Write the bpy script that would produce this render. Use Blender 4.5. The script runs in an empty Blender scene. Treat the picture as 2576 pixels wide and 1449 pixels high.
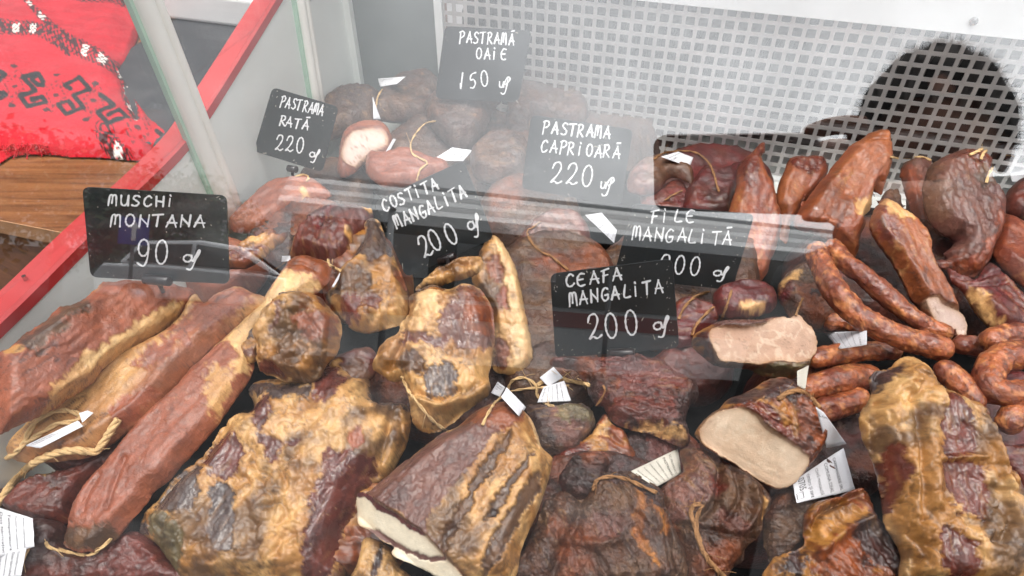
import bpy, math, random
import numpy as np
from mathutils import Vector, Matrix
from mathutils.bvhtree import BVHTree

# ------------------------------------------------------------------ scene, camera, light
SC = bpy.context.scene
COL = SC.collection
FZ = 1805.0                       # focal length in units of a 2576-wide picture
PITCH = math.radians(21.3)
CAMPOS = np.array([0.0, 0.0, 1.35])

cam_data = bpy.data.cameras.new('camera')
cam = bpy.data.objects.new('camera', cam_data)
COL.objects.link(cam)
cam.location = CAMPOS
cam.rotation_euler = (math.radians(90) - PITCH, 0, 0)
cam_data.sensor_fit = 'HORIZONTAL'
cam_data.sensor_width = 36.0
cam_data.lens = 36.0 * FZ / 2576.0
cam_data.clip_start = 0.005
cam_data.clip_end = 2000
cam_data.dof.use_dof = True          # a phone camera focused on the middle of the heap
cam_data.dof.focus_distance = 0.64
cam_data.dof.aperture_fstop = 20.0
SC.camera = cam
SC.render.resolution_x, SC.render.resolution_y = 1024, 576

SUN_EL, SUN_AZ = math.radians(58), math.radians(-165)   # azimuth of the sun, seen from the stall towards the street
world = bpy.data.worlds.new("World")
SC.world = world
world.use_nodes = True
nt = world.node_tree
nt.nodes.clear()
wo = nt.nodes.new('ShaderNodeOutputWorld')
bg = nt.nodes.new('ShaderNodeBackground')
sky = nt.nodes.new('ShaderNodeTexSky')
sky.sky_type = 'NISHITA'
sky.sun_disc = False
sky.sun_elevation = SUN_EL
sky.sun_rotation = math.radians(172)
sky.air_density = 1.0
sky.dust_density = 4.0
hsv = nt.nodes.new('ShaderNodeHueSaturation')
hsv.inputs['Saturation'].default_value = 0.25
# overcast: an even grey veil over the clear sky, cloud banks in it, brighter overhead and over the street behind the photographer
veil = nt.nodes.new('ShaderNodeMix'); veil.data_type = 'RGBA'
veil.inputs['Factor'].default_value = 0.8
veil.inputs[7].default_value = (6.2, 6.35, 6.5, 1)
tc = nt.nodes.new('ShaderNodeTexCoord')
cl = nt.nodes.new('ShaderNodeTexNoise')
cl.inputs['Scale'].default_value = 3.2
cl.inputs['Detail'].default_value = 6
cl.inputs['Roughness'].default_value = 0.55
crmp = nt.nodes.new('ShaderNodeMapRange')
crmp.inputs['From Min'].default_value = .35; crmp.inputs['From Max'].default_value = .68
crmp.inputs['To Min'].default_value = .72; crmp.inputs['To Max'].default_value = 1.18
def dot_ramp(az, el, f0, f1, t0, t1):
    d = nt.nodes.new('ShaderNodeVectorMath'); d.operation = 'DOT_PRODUCT'
    a, e = math.radians(az), math.radians(el)
    d.inputs[1].default_value = (math.sin(a) * math.cos(e), -math.cos(a) * math.cos(e), math.sin(e))
    r = nt.nodes.new('ShaderNodeMapRange'); r.interpolation_type = 'SMOOTHSTEP'
    for k_, v_ in (('From Min', f0), ('From Max', f1), ('To Min', t0), ('To Max', t1)): r.inputs[k_].default_value = v_
    nt.links.new(tc.outputs['Generated'], d.inputs[0]); nt.links.new(d.outputs['Value'], r.inputs['Value'])
    return r.outputs['Result']
street = dot_ramp(2, 15, .68, .985, .45, 1.65)
zenith = dot_ramp(0, 90, .40, .85, .20, 2.4)
side = dot_ramp(75, 30, .55, .95, .20, 1.3)          # bright sky patch added at the right to light the end wall
mx1 = nt.nodes.new('ShaderNodeMath'); mx1.operation = 'MAXIMUM'
nt.links.new(street, mx1.inputs[0]); nt.links.new(side, mx1.inputs[1])
mxx = nt.nodes.new('ShaderNodeMath'); mxx.operation = 'MAXIMUM'
nt.links.new(mx1.outputs[0], mxx.inputs[0]); nt.links.new(zenith, mxx.inputs[1])
lum = nt.nodes.new('ShaderNodeMath'); lum.operation = 'MULTIPLY'
nt.links.new(tc.outputs['Generated'], cl.inputs['Vector']); nt.links.new(cl.outputs['Fac'], crmp.inputs['Value'])
nt.links.new(mxx.outputs[0], lum.inputs[0]); nt.links.new(crmp.outputs['Result'], lum.inputs[1])
mulg = nt.nodes.new('ShaderNodeVectorMath'); mulg.operation = 'SCALE'
nt.links.new(sky.outputs['Color'], hsv.inputs['Color']); nt.links.new(hsv.outputs['Color'], veil.inputs[6])
nt.links.new(veil.outputs[2], mulg.inputs[0]); nt.links.new(lum.outputs[0], mulg.inputs['Scale'])
nt.links.new(mulg.outputs[0], bg.inputs['Color'])
bg.inputs['Strength'].default_value = 0.15
nt.links.new(bg.outputs['Background'], wo.inputs['Surface'])

sun_data = bpy.data.lights.new('sun', 'SUN')
sun_data.energy = 1.4
sun_data.angle = math.radians(22)
sun_data.color = (1.0, 0.95, 0.88)
sun = bpy.data.objects.new('sun', sun_data)
COL.objects.link(sun)
sun.location = (0, -4, 6)
sun.rotation_euler = (math.radians(90) - SUN_EL, 0, math.radians(-8))

SC.view_settings.view_transform = 'Standard'
SC.view_settings.look = 'None'
SC.view_settings.exposure = 0.98
SC.view_settings.gamma = 1.0
SC.view_settings.use_curve_mapping = False
SC.render.engine = 'CYCLES'
SC.cycles.max_bounces = 10
SC.cycles.diffuse_bounces = 4
SC.cycles.glossy_bounces = 4
SC.cycles.transparent_max_bounces = 24
SC.cycles.use_denoising = True
SC.cycles.caustics_reflective = False
SC.cycles.caustics_refractive = False

# ------------------------------------------------------------------ frames of reference
# camera frame (x right, y down, z forward) -> world
_p = PITCH
RW = np.array([1, 0, 0.]); DW = np.array([0, -math.sin(_p), -math.cos(_p)]); FW = np.array([0, math.cos(_p), -math.sin(_p)])
C2W = np.stack([RW, DW, FW], 1)
def c2w(c): return np.asarray(c, float) @ C2W.T + CAMPOS
def w2c(w): return (np.asarray(w, float) - CAMPOS) @ C2W
# the display case's own axes: rr along its length, vv down, dd towards its back
rr = np.array([14028, 2637, -2869.]); rr /= np.linalg.norm(rr)
vv = np.array([-5, 3148, 2869.]); vv -= vv.dot(rr) * rr; vv /= np.linalg.norm(vv)
dd = np.cross(rr, vv)
VDECK = 0.578                    # the deck lies this far below the eye
PANEL = 0.9406                   # the back panel stands this far away
WALL = -0.51                     # left end wall
GA = math.radians(31)
nn = math.cos(GA) * dd + math.sin(GA) * vv        # front glass normal
gu = math.cos(GA) * -vv + math.sin(GA) * dd       # up along the front glass
GD = 0.345
def CF(a, b, h):                 # case coordinates (along, back, height over deck) -> world
    a, b, h = np.broadcast_arrays(np.asarray(a, float), np.asarray(b, float), np.asarray(h, float))
    c = a[..., None] * rr + b[..., None] * dd + (VDECK - h)[..., None] * vv
    return c2w(c)
def ray(x, y):
    x = np.asarray(x, float); y = np.asarray(y, float)
    return np.stack([(x - 1288) / FZ, (y - 725) / FZ, np.ones_like(x)], -1)
def zdeck(x, y, h):              # distance at which the sight line is h above the deck
    return (VDECK - h) / (ray(x, y) @ vv)

REG = {'Z': (0, 0, 1), '1': (0, 0, .3472), '2': (817.6, 0, .3472), '3': (1635.1, 0, .369), '4': (0, 440.2, .3472),
       '5': (817.6, 440.2, .3472), '6': (1635.1, 440.2, .369), '7': (0, 943.4, .349), '8': (817.6, 943.4, .349),
       '9': (1635.1, 911.9, .3707), 'A': (566, 440.2, .1953), 'B': (566, 691.8, .1953), 'C': (1320.7, 490.5, .1953),
       'D': (1257.8, 849, .1953), 'E': (817.6, 157.2, .1953), 'H': (2198.6, 723.2, .2604), 'K': (0, 0, .3038)}
def pts(s):
    out = []
    for seg in s.split(';'):
        r, rest = seg.split(':')
        ox, oy, k = REG[r.strip()]
        v = [float(q) for q in rest.split()]
        for i in range(0, len(v), 2):
            out.append((ox + k * v[i], oy + k * v[i + 1]))
    return np.array(out)

def lin(c):
    c = np.asarray(c, float) / 255.0
    return np.where(c <= .04045, c / 12.92, ((c + .055) / 1.055) ** 2.4)

# ------------------------------------------------------------------ noise
def _hash(ix, iy, iz, s=0):
    h = (ix.astype(np.int64) * 374761393 + iy.astype(np.int64) * 668265263 + iz.astype(np.int64) * 1274126177 + s * 974711) & 0xffffffff
    h = ((h ^ (h >> 13)) * 1274126177) & 0xffffffff
    h = ((h ^ (h >> 16)) * 2246822519) & 0xffffffff
    return ((h ^ (h >> 15)) & 0xffffff) / float(0xffffff)
def vnoise(p, s=0):
    i = np.floor(p).astype(np.int64); f = p - i
    u = f * f * f * (f * (f * 6 - 15) + 10)
    r = 0
    for dx in (0, 1):
        for dy in (0, 1):
            for dz in (0, 1):
                w = (u[:, 0] if dx else 1 - u[:, 0]) * (u[:, 1] if dy else 1 - u[:, 1]) * (u[:, 2] if dz else 1 - u[:, 2])
                r = r + w * _hash(i[:, 0] + dx, i[:, 1] + dy, i[:, 2] + dz, s)
    return r
def fbm(p, o=4, s=0, g=.5):
    a, t, r = 1.0, 0.0, 0
    for k in range(o):
        r = r + a * vnoise(p * (2.03 ** k) + 17.3 * k, s + k); t += a; a *= g
    return r / t
def worley(p, s=0):
    i = np.floor(p).astype(np.int64); f = p - i
    f1 = np.full(len(p), 9.0); f2 = f1.copy(); cid = np.zeros(len(p))
    for dx in (-1, 0, 1):
        for dy in (-1, 0, 1):
            for dz in (-1, 0, 1):
                c = i + np.array([dx, dy, dz])
                q = np.stack([_hash(c[:, 0], c[:, 1], c[:, 2], s + k) for k in (1, 2, 3)], 1) + np.array([dx, dy, dz])
                d = np.sqrt(((q - f) ** 2).sum(1))
                new = d < f1
                f2 = np.where(new, f1, np.minimum(f2, d))
                cid = np.where(new, _hash(c[:, 0], c[:, 1], c[:, 2], s + 9), cid)
                f1 = np.where(new, d, f1)
    return f1, f2, cid
def sstep(a, b, x):
    t = np.clip((x - a) / (b - a), 0, 1)
    return t * t * (3 - 2 * t)

# ------------------------------------------------------------------ 2D helpers
def spline(P, closed=True, n=6):
    P = np.asarray(P, float); N = len(P); out = []
    for i in range(N if closed else N - 1):
        if closed:
            a, b, c, d = P[i - 1], P[i], P[(i + 1) % N], P[(i + 2) % N]
        else:
            a, b, c, d = P[max(i - 1, 0)], P[i], P[i + 1], P[min(i + 2, N - 1)]
        for k in range(n):
            t = k / n
            out.append(.5 * (2 * b + (c - a) * t + (2 * a - 5 * b + 4 * c - d) * t * t + (3 * b - 3 * c + d - a) * t ** 3))
    if not closed: out.append(P[-1])
    return np.array(out)
def seg_dist(Q, P, closed=True):
    """distance of points Q to polyline P, nearest point, and arc parameter"""
    A = P; B = np.roll(P, -1, 0)
    if not closed: A, B = P[:-1], P[1:]
    best = np.full(len(Q), 1e9); near = np.zeros_like(Q); par = np.zeros(len(Q)); acc = 0.0
    for a, b in zip(A, B):
        ab = b - a; L2 = ab @ ab
        if L2 < 1e-12: continue
        t = np.clip(((Q - a) @ ab) / L2, 0, 1)
        pt = a + t[:, None] * ab
        d = np.hypot(*(Q - pt).T)
        m = d < best
        best = np.where(m, d, best); near[m] = pt[m]; par = np.where(m, acc + t * math.sqrt(L2), par)
        acc += math.sqrt(L2)
    return best, near, par
def inside(Q, P):
    r = np.zeros(len(Q), bool); x, y = Q[:, 0], Q[:, 1]
    for a, b in zip(P, np.roll(P, -1, 0)):
        c = (a[1] > y) != (b[1] > y)
        if b[1] == a[1]: continue
        r ^= c & (x < (b[0] - a[0]) * (y - a[1]) / (b[1] - a[1]) + a[0])
    return r
def sdist(Q, P):                 # positive inside
    d = seg_dist(Q, P)[0]
    return np.where(inside(Q, P), d, -d)

# ------------------------------------------------------------------ object helpers
def tag(o, label=None, cat=None, group=None, kind=None):
    if label: o['label'] = label
    if cat: o['category'] = cat
    if group: o['group'] = group
    if kind: o['kind'] = kind
    return o
def empty(name, loc, label=None, cat=None, group=None):
    o = bpy.data.objects.new(name, None); COL.objects.link(o)
    o.location = loc; o.empty_display_size = .02
    return tag(o, label, cat, group)
def mesh_obj(name, V, F, mat, parent=None, origin=None, smooth=True, col=None, base=False):
    """V in world metres; F an int array (all quads or all tris) or a list of faces"""
    V = np.asarray(V, float)
    if parent is not None:
        org = np.array(parent['_o'])
    elif origin is not None:
        org = np.asarray(origin, float)
    else:
        org = V.mean(0); org[2] = V[:, 2].min()
    me = bpy.data.meshes.new(name)
    L = V - org
    if isinstance(F, np.ndarray):
        k = F.shape[1]
        me.vertices.add(len(L)); me.vertices.foreach_set('co', L.astype(np.float32).ravel())
        me.loops.add(F.size); me.loops.foreach_set('vertex_index', F.astype(np.int32).ravel())
        me.polygons.add(len(F)); me.polygons.foreach_set('loop_start', np.arange(0, F.size, k, dtype=np.int32))
        me.update(calc_edges=True)
    else:
        me.from_pydata([tuple(v) for v in L], [], [tuple(int(i) for i in f) for f in F])
    me.polygons.foreach_set('use_smooth', np.full(len(me.polygons), smooth, dtype=bool))
    if col is not None:
        at = me.attributes.new('tint', 'FLOAT_COLOR', 'POINT')
        at.data.foreach_set('color', (col if col.shape[1] == 4 else np.c_[col, np.zeros(len(col))]).astype(np.float32).ravel())
    me.validate()
    if mat: me.materials.append(mat)
    o = bpy.data.objects.new(name, me); COL.objects.link(o)
    if parent is not None:
        o.parent = parent
    else:
        o.location = org
    o['_o'] = [float(q) for q in org]
    return o

class MB:
    """collects boxes, tubes and sheets given in world coordinates; one build = one mesh object"""
    def __init__(s): s.v = []; s.f = []
    def add(s, V, F):
        n = len(s.v); s.v += [tuple(map(float, q)) for q in V]; s.f += [tuple(int(i) + n for i in f) for f in F]; return s
    def hexa(s, P):              # 8 corners: bottom 4 (ccw), top 4
        return s.add(P, [(3, 2, 1, 0), (4, 5, 6, 7), (0, 1, 5, 4), (1, 2, 6, 5), (2, 3, 7, 6), (3, 0, 4, 7)])
    def cbox(s, a0, a1, b0, b1, h0, h1, bev=0.0):   # box in case coordinates
        q = [(a0, b0), (a1, b0), (a1, b1), (a0, b1)]
        return s.hexa([CF(a, b, h0) for a, b in q] + [CF(a, b, h1) for a, b in q])
    def box(s, x0, x1, y0, y1, z0, z1):
        q = [(x0, y0), (x1, y0), (x1, y1), (x0, y1)]
        return s.hexa([(x, y, z0) for x, y in q] + [(x, y, z1) for x, y in q])
    def tube(s, P, R, n=10, caps=True):
        P = np.asarray(P, float); R = np.broadcast_to(np.asarray(R, float), (len(P),))
        T = np.gradient(P, axis=0); T /= np.linalg.norm(T, axis=1)[:, None] + 1e-12
        u = np.cross(T[0], [0.3, 0.5, 0.81]); u /= np.linalg.norm(u)
        V = []
        for i in range(len(P)):
            u = u - (u @ T[i]) * T[i]; u /= np.linalg.norm(u); w = np.cross(T[i], u)
            for k in range(n):
                a = 2 * math.pi * k / n
                V.append(P[i] + R[i] * (math.cos(a) * u + math.sin(a) * w))
        F = [(i * n + k, i * n + (k + 1) % n, (i + 1) * n + (k + 1) % n, (i + 1) * n + k) for i in range(len(P) - 1) for k in range(n)]
        if caps: F += [tuple(range(n))[::-1], tuple(range((len(P) - 1) * n, len(P) * n))]
        return s.add(V, F)
    def build(s, name, mat, parent=None, smooth=False, origin=None):
        return mesh_obj(name, np.array(s.v), s.f, mat, parent, origin, smooth)

# ------------------------------------------------------------------ materials
def newmat(name):
    m = bpy.data.materials.new(name); m.use_nodes = True
    n = m.node_tree; b = n.nodes['Principled BSDF']
    return m, n, b
def simple(name, rgb, rough=.5, metal=0.0, var=.12, scale=30, bump=0.0, bscale=120, spec=.5, coat=0.0):
    m, n, b = newmat(name)
    c = lin(rgb)
    t = n.nodes.new('ShaderNodeTexCoord')
    no = n.nodes.new('ShaderNodeTexNoise'); no.inputs['Scale'].default_value = scale; no.inputs['Detail'].default_value = 5
    r = n.nodes.new('ShaderNodeValToRGB')
    r.color_ramp.elements[0].position = .3; r.color_ramp.elements[1].position = .75
    r.color_ramp.elements[0].color = (*np.clip(c * (1 - var), 0, 1), 1); r.color_ramp.elements[1].color = (*np.clip(c * (1 + var), 0, 1), 1)
    n.links.new(t.outputs['Object'], no.inputs['Vector']); n.links.new(no.outputs['Fac'], r.inputs['Fac'])
    n.links.new(r.outputs['Color'], b.inputs['Base Color'])
    b.inputs['Roughness'].default_value = rough; b.inputs['Metallic'].default_value = metal
    b.inputs['Specular IOR Level'].default_value = spec; b.inputs['Coat Weight'].default_value = coat
    if bump:
        n2 = n.nodes.new('ShaderNodeTexNoise'); n2.inputs['Scale'].default_value = bscale; n2.inputs['Detail'].default_value = 4
        bp = n.nodes.new('ShaderNodeBump'); bp.inputs['Strength'].default_value = bump; bp.inputs['Distance'].default_value = .002
        n.links.new(t.outputs['Object'], n2.inputs['Vector']); n.links.new(n2.outputs['Fac'], bp.inputs['Height'])
        n.links.new(bp.outputs['Normal'], b.inputs['Normal'])
    return m
def meat_mat(name, rough=.42, bump=.9, bscale=300, dist=.0022, spec=.5, coat=.08, fleck=.14, sss=0.0):
    m, n, b = newmat(name)
    a = n.nodes.new('ShaderNodeAttribute'); a.attribute_name = 'tint'
    t = n.nodes.new('ShaderNodeTexCoord')
    no = n.nodes.new('ShaderNodeTexNoise'); no.inputs['Scale'].default_value = 900; no.inputs['Detail'].default_value = 3
    mr = n.nodes.new('ShaderNodeMapRange'); mr.inputs['To Min'].default_value = 1 - fleck * 2; mr.inputs['To Max'].default_value = 1 + fleck * 2
    mx = n.nodes.new('ShaderNodeMix'); mx.data_type = 'RGBA'; mx.blend_type = 'MULTIPLY'; mx.inputs['Factor'].default_value = 1
    n.links.new(t.outputs['Object'], no.inputs['Vector']); n.links.new(no.outputs['Fac'], mr.inputs['Value'])
    n.links.new(a.outputs['Color'], mx.inputs[6]); n.links.new(mr.outputs['Result'], mx.inputs[7])
    n.links.new(mx.outputs[2], b.inputs['Base Color'])
    n2 = n.nodes.new('ShaderNodeTexNoise'); n2.inputs['Scale'].default_value = bscale; n2.inputs['Detail'].default_value = 4
    n2.inputs['Distortion'].default_value = .6
    bp = n.nodes.new('ShaderNodeBump'); bp.inputs['Strength'].default_value = bump; bp.inputs['Distance'].default_value = dist
    n.links.new(t.outputs['Object'], n2.inputs['Vector']); n.links.new(n2.outputs['Fac'], bp.inputs['Height'])
    n.links.new(bp.outputs['Normal'], b.inputs['Normal'])
    rn = n.nodes.new('ShaderNodeTexNoise'); rn.inputs['Scale'].default_value = 60; rn.inputs['Detail'].default_value = 3
    rm = n.nodes.new('ShaderNodeMapRange'); rm.inputs['To Min'].default_value = max(rough - .16, .15); rm.inputs['To Max'].default_value = min(rough + .22, 1)
    n.links.new(t.outputs['Object'], rn.inputs['Vector']); n.links.new(rn.outputs['Fac'], rm.inputs['Value'])
    gl = n.nodes.new('ShaderNodeMath'); gl.operation = 'MULTIPLY_ADD'; gl.inputs[1].default_value = -.16; gl.use_clamp = True
    n.links.new(a.outputs['Alpha'], gl.inputs[0]); n.links.new(rm.outputs['Result'], gl.inputs[2])
    n.links.new(gl.outputs[0], b.inputs['Roughness'])
    b.inputs['Specular IOR Level'].default_value = spec
    b.inputs['Coat Weight'].default_value = coat; b.inputs['Coat Roughness'].default_value = .22
    return m
def glass_mat(name, f0=.05, tint=(1, 1, 1), dirt=.012):
    m = bpy.data.materials.new(name); m.use_nodes = True; n = m.node_tree; n.nodes.clear()
    out = n.nodes.new('ShaderNodeOutputMaterial')
    tr = n.nodes.new('ShaderNodeBsdfTransparent'); tr.inputs['Color'].default_value = (*tint, 1)
    gl = n.nodes.new('ShaderNodeBsdfGlossy'); gl.inputs['Roughness'].default_value = 0.0
    lw = n.nodes.new('ShaderNodeLayerWeight'); lw.inputs['Blend'].default_value = .5
    pw = n.nodes.new('ShaderNodeMath'); pw.operation = 'POWER'; pw.inputs[1].default_value = 5
    mr = n.nodes.new('ShaderNodeMapRange'); mr.inputs['To Min'].default_value = f0
    mx = n.nodes.new('ShaderNodeMixShader')
    n.links.new(lw.outputs['Facing'], pw.inputs[0]); n.links.new(pw.outputs[0], mr.inputs['Value'])
    n.links.new(mr.outputs['Result'], mx.inputs['Fac'])
    n.links.new(tr.outputs[0], mx.inputs[1]); n.links.new(gl.outputs[0], mx.inputs[2])
    # a thin film of dust and wiping smears
    t = n.nodes.new('ShaderNodeTexCoord'); mp = n.nodes.new('ShaderNodeMapping'); mp.inputs['Scale'].default_value = (6, 2, 14)
    no = n.nodes.new('ShaderNodeTexNoise'); no.inputs['Scale'].default_value = 3; no.inputs['Detail'].default_value = 6
    rp = n.nodes.new('ShaderNodeMapRange'); rp.inputs['From Min'].default_value = .56; rp.inputs['From Max'].default_value = .80
    rp.inputs['To Min'].default_value = dirt * .3; rp.inputs['To Max'].default_value = dirt * 18
    df = n.nodes.new('ShaderNodeBsdfDiffuse'); df.inputs['Color'].default_value = (.7, .7, .7, 1)
    m2 = n.nodes.new('ShaderNodeMixShader')
    n.links.new(t.outputs['Object'], mp.inputs['Vector']); n.links.new(mp.outputs['Vector'], no.inputs['Vector'])
    n.links.new(no.outputs['Fac'], rp.inputs['Value']); n.links.new(rp.outputs['Result'], m2.inputs['Fac'])
    n.links.new(mx.outputs[0], m2.inputs[1]); n.links.new(df.outputs[0], m2.inputs[2])
    n.links.new(m2.outputs[0], out.inputs['Surface'])
    return m

M_meat = meat_mat('cured_meat_skin', coat=.12, rough=.38, bump=.5)
M_fat = meat_mat('smoked_fat', rough=.38, bump=.4, bscale=240, coat=.10, dist=.0016)
M_dark = meat_mat('dark_dried_meat', rough=.44, bump=1.0, bscale=340, coat=.10, dist=.0022)
M_cut = meat_mat('fresh_cut', rough=.55, bump=.25, bscale=700, coat=.04, fleck=.05)
M_saus = meat_mat('sausage_casing', rough=.30, bump=.8, bscale=240, coat=.25)
# ------------------------------------------------------------------ meat pieces
def mixc(a, b, t):
    t = np.clip(np.asarray(t, float), 0, 1)
    if t.ndim == 1: t = t[:, None]
    return a * (1 - t) + b * t
def ridge(p, o=3, s=0): return 1 - np.abs(2 * fbm(p, o, s) - 1)
PAL = {
    'lean': ((108, 58, 52), (80, 46, 45)), 'leanred': ((108, 52, 42), (80, 41, 35)), 'grey': ((94, 78, 74), (68, 57, 59)),
    'fat': ((204, 162, 112), (184, 138, 90)), 'pale': ((220, 184, 140), (196, 154, 112)), 'orange': ((166, 112, 64), (140, 84, 46)),
    'dark':   ((70, 46, 44), (48, 36, 36)), 'rust': ((134, 74, 46), (98, 54, 38)), 'cutfat': ((244, 230, 204), (234, 214, 180)),
    'cutmeat': ((184, 150, 126), (172, 136, 112)), 'cutpink': ((206, 182, 170), (192, 166, 154)), 'brown': ((106, 77, 58), (72, 53, 44)),
    'pink': ((150, 92, 72), (126, 72, 58)), 'mauve': ((114, 77, 69), (92, 61, 57)), 'tan': ((206, 164, 118), (176, 132, 92)),
    'olive': ((110, 96, 70), (84, 74, 56)), 'maroon': ((100, 40, 40), (74, 32, 34)), 'gold': ((172, 124, 74), (146, 100, 56)),
    'umber': ((90, 60, 46), (60, 42, 36)), 'cutneck': ((232, 206, 178), (220, 188, 158)),
    'red': ((196, 30, 46), (176, 22, 38)), 'black': ((34, 34, 36), (26, 26, 28)), 'white': ((236, 232, 222), (220, 214, 204)),
    'wpink': ((158, 96, 74), (136, 78, 62)),
}
PALL = {k: (lin(a), lin(b)) for k, (a, b) in PAL.items()}
# type: three base colours, noise frequency, fibre stretch, lump (worley) size and height, crease colour and strength, vein strength, specks, wrinkle
TYP = {
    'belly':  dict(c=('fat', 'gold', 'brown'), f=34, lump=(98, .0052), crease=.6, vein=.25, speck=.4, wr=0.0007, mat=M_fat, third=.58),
    'loin':   dict(c=('pink', 'wpink', 'lean'), f=11, lump=(40, .0006), crease=0, vein=.75, speck=.35, wr=0.0006, mat=M_meat, third=.60),
    'loinpale': dict(c=('tan', 'pale', 'pink'), f=11, lump=(40, .0005), crease=0, vein=.7, speck=.35, wr=0.0006, mat=M_meat, third=.6),
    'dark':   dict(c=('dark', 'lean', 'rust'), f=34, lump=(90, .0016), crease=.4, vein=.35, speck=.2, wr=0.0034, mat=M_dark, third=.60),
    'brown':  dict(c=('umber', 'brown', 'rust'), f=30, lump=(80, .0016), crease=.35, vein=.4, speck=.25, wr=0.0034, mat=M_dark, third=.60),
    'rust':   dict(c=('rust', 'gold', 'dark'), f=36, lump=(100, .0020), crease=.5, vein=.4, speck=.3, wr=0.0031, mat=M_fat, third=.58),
    'fillet': dict(c=('fillet', 'fillet2', 'rust'), f=18, lump=(40, .0006), crease=0, vein=.7, speck=.25, wr=0.0008, mat=M_meat, third=.62),
    'ash':    dict(c=('umber', 'grey', 'brown'), f=26, lump=(80, .0016), crease=.3, vein=.4, speck=.3, wr=.0030, mat=M_dark, third=.60),  # darker, greyer palette: weak light at the back put into the colour
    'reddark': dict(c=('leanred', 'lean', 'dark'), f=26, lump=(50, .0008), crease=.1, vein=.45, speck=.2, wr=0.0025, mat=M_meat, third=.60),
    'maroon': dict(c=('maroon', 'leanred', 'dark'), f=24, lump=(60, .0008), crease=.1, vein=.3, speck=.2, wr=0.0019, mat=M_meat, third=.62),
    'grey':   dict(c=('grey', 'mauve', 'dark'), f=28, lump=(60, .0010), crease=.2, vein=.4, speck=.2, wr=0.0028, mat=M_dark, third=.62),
    'wpink':  dict(c=('wpink', 'pink', 'pink'), f=11, lump=(50, .0006), crease=0, vein=.4, speck=.3, wr=0.0006, mat=M_meat, third=.6),
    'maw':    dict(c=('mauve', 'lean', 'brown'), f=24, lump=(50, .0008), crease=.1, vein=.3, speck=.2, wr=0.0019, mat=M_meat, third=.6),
}
PALL['maw'] = PALL['mauve']
PALL['fillet'] = (lin((136, 74, 52)), lin((110, 55, 42)))
PALL['fillet2'] = (lin((154, 94, 62)), lin((128, 70, 48)))

TYP['cloth'] = dict(c=('red', 'red', 'red'), f=10, lump=(20, .0002), crease=0, vein=0, speck=0, wr=0.0006, mat=None, third=2)

def poisson(mask, it=420):
    u = np.zeros(mask.shape); m = mask.astype(float)
    for _ in range(it):
        v = np.zeros_like(u)
        v[1:-1, 1:-1] = .25 * (u[2:, 1:-1] + u[:-2, 1:-1] + u[1:-1, 2:] + u[1:-1, :-2]) + 1
        u = v * m
    return u
def bilin(G, gx, gy):
    x = np.clip(gx, 0, G.shape[1] - 1.001); y = np.clip(gy, 0, G.shape[0] - 1.001)
    i = x.astype(int); j = y.astype(int); fx = x - i; fy = y - j
    return (G[j, i] * (1 - fx) + G[j, i + 1] * fx) * (1 - fy) + (G[j + 1, i] * (1 - fx) + G[j + 1, i + 1] * fx) * fy

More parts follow.
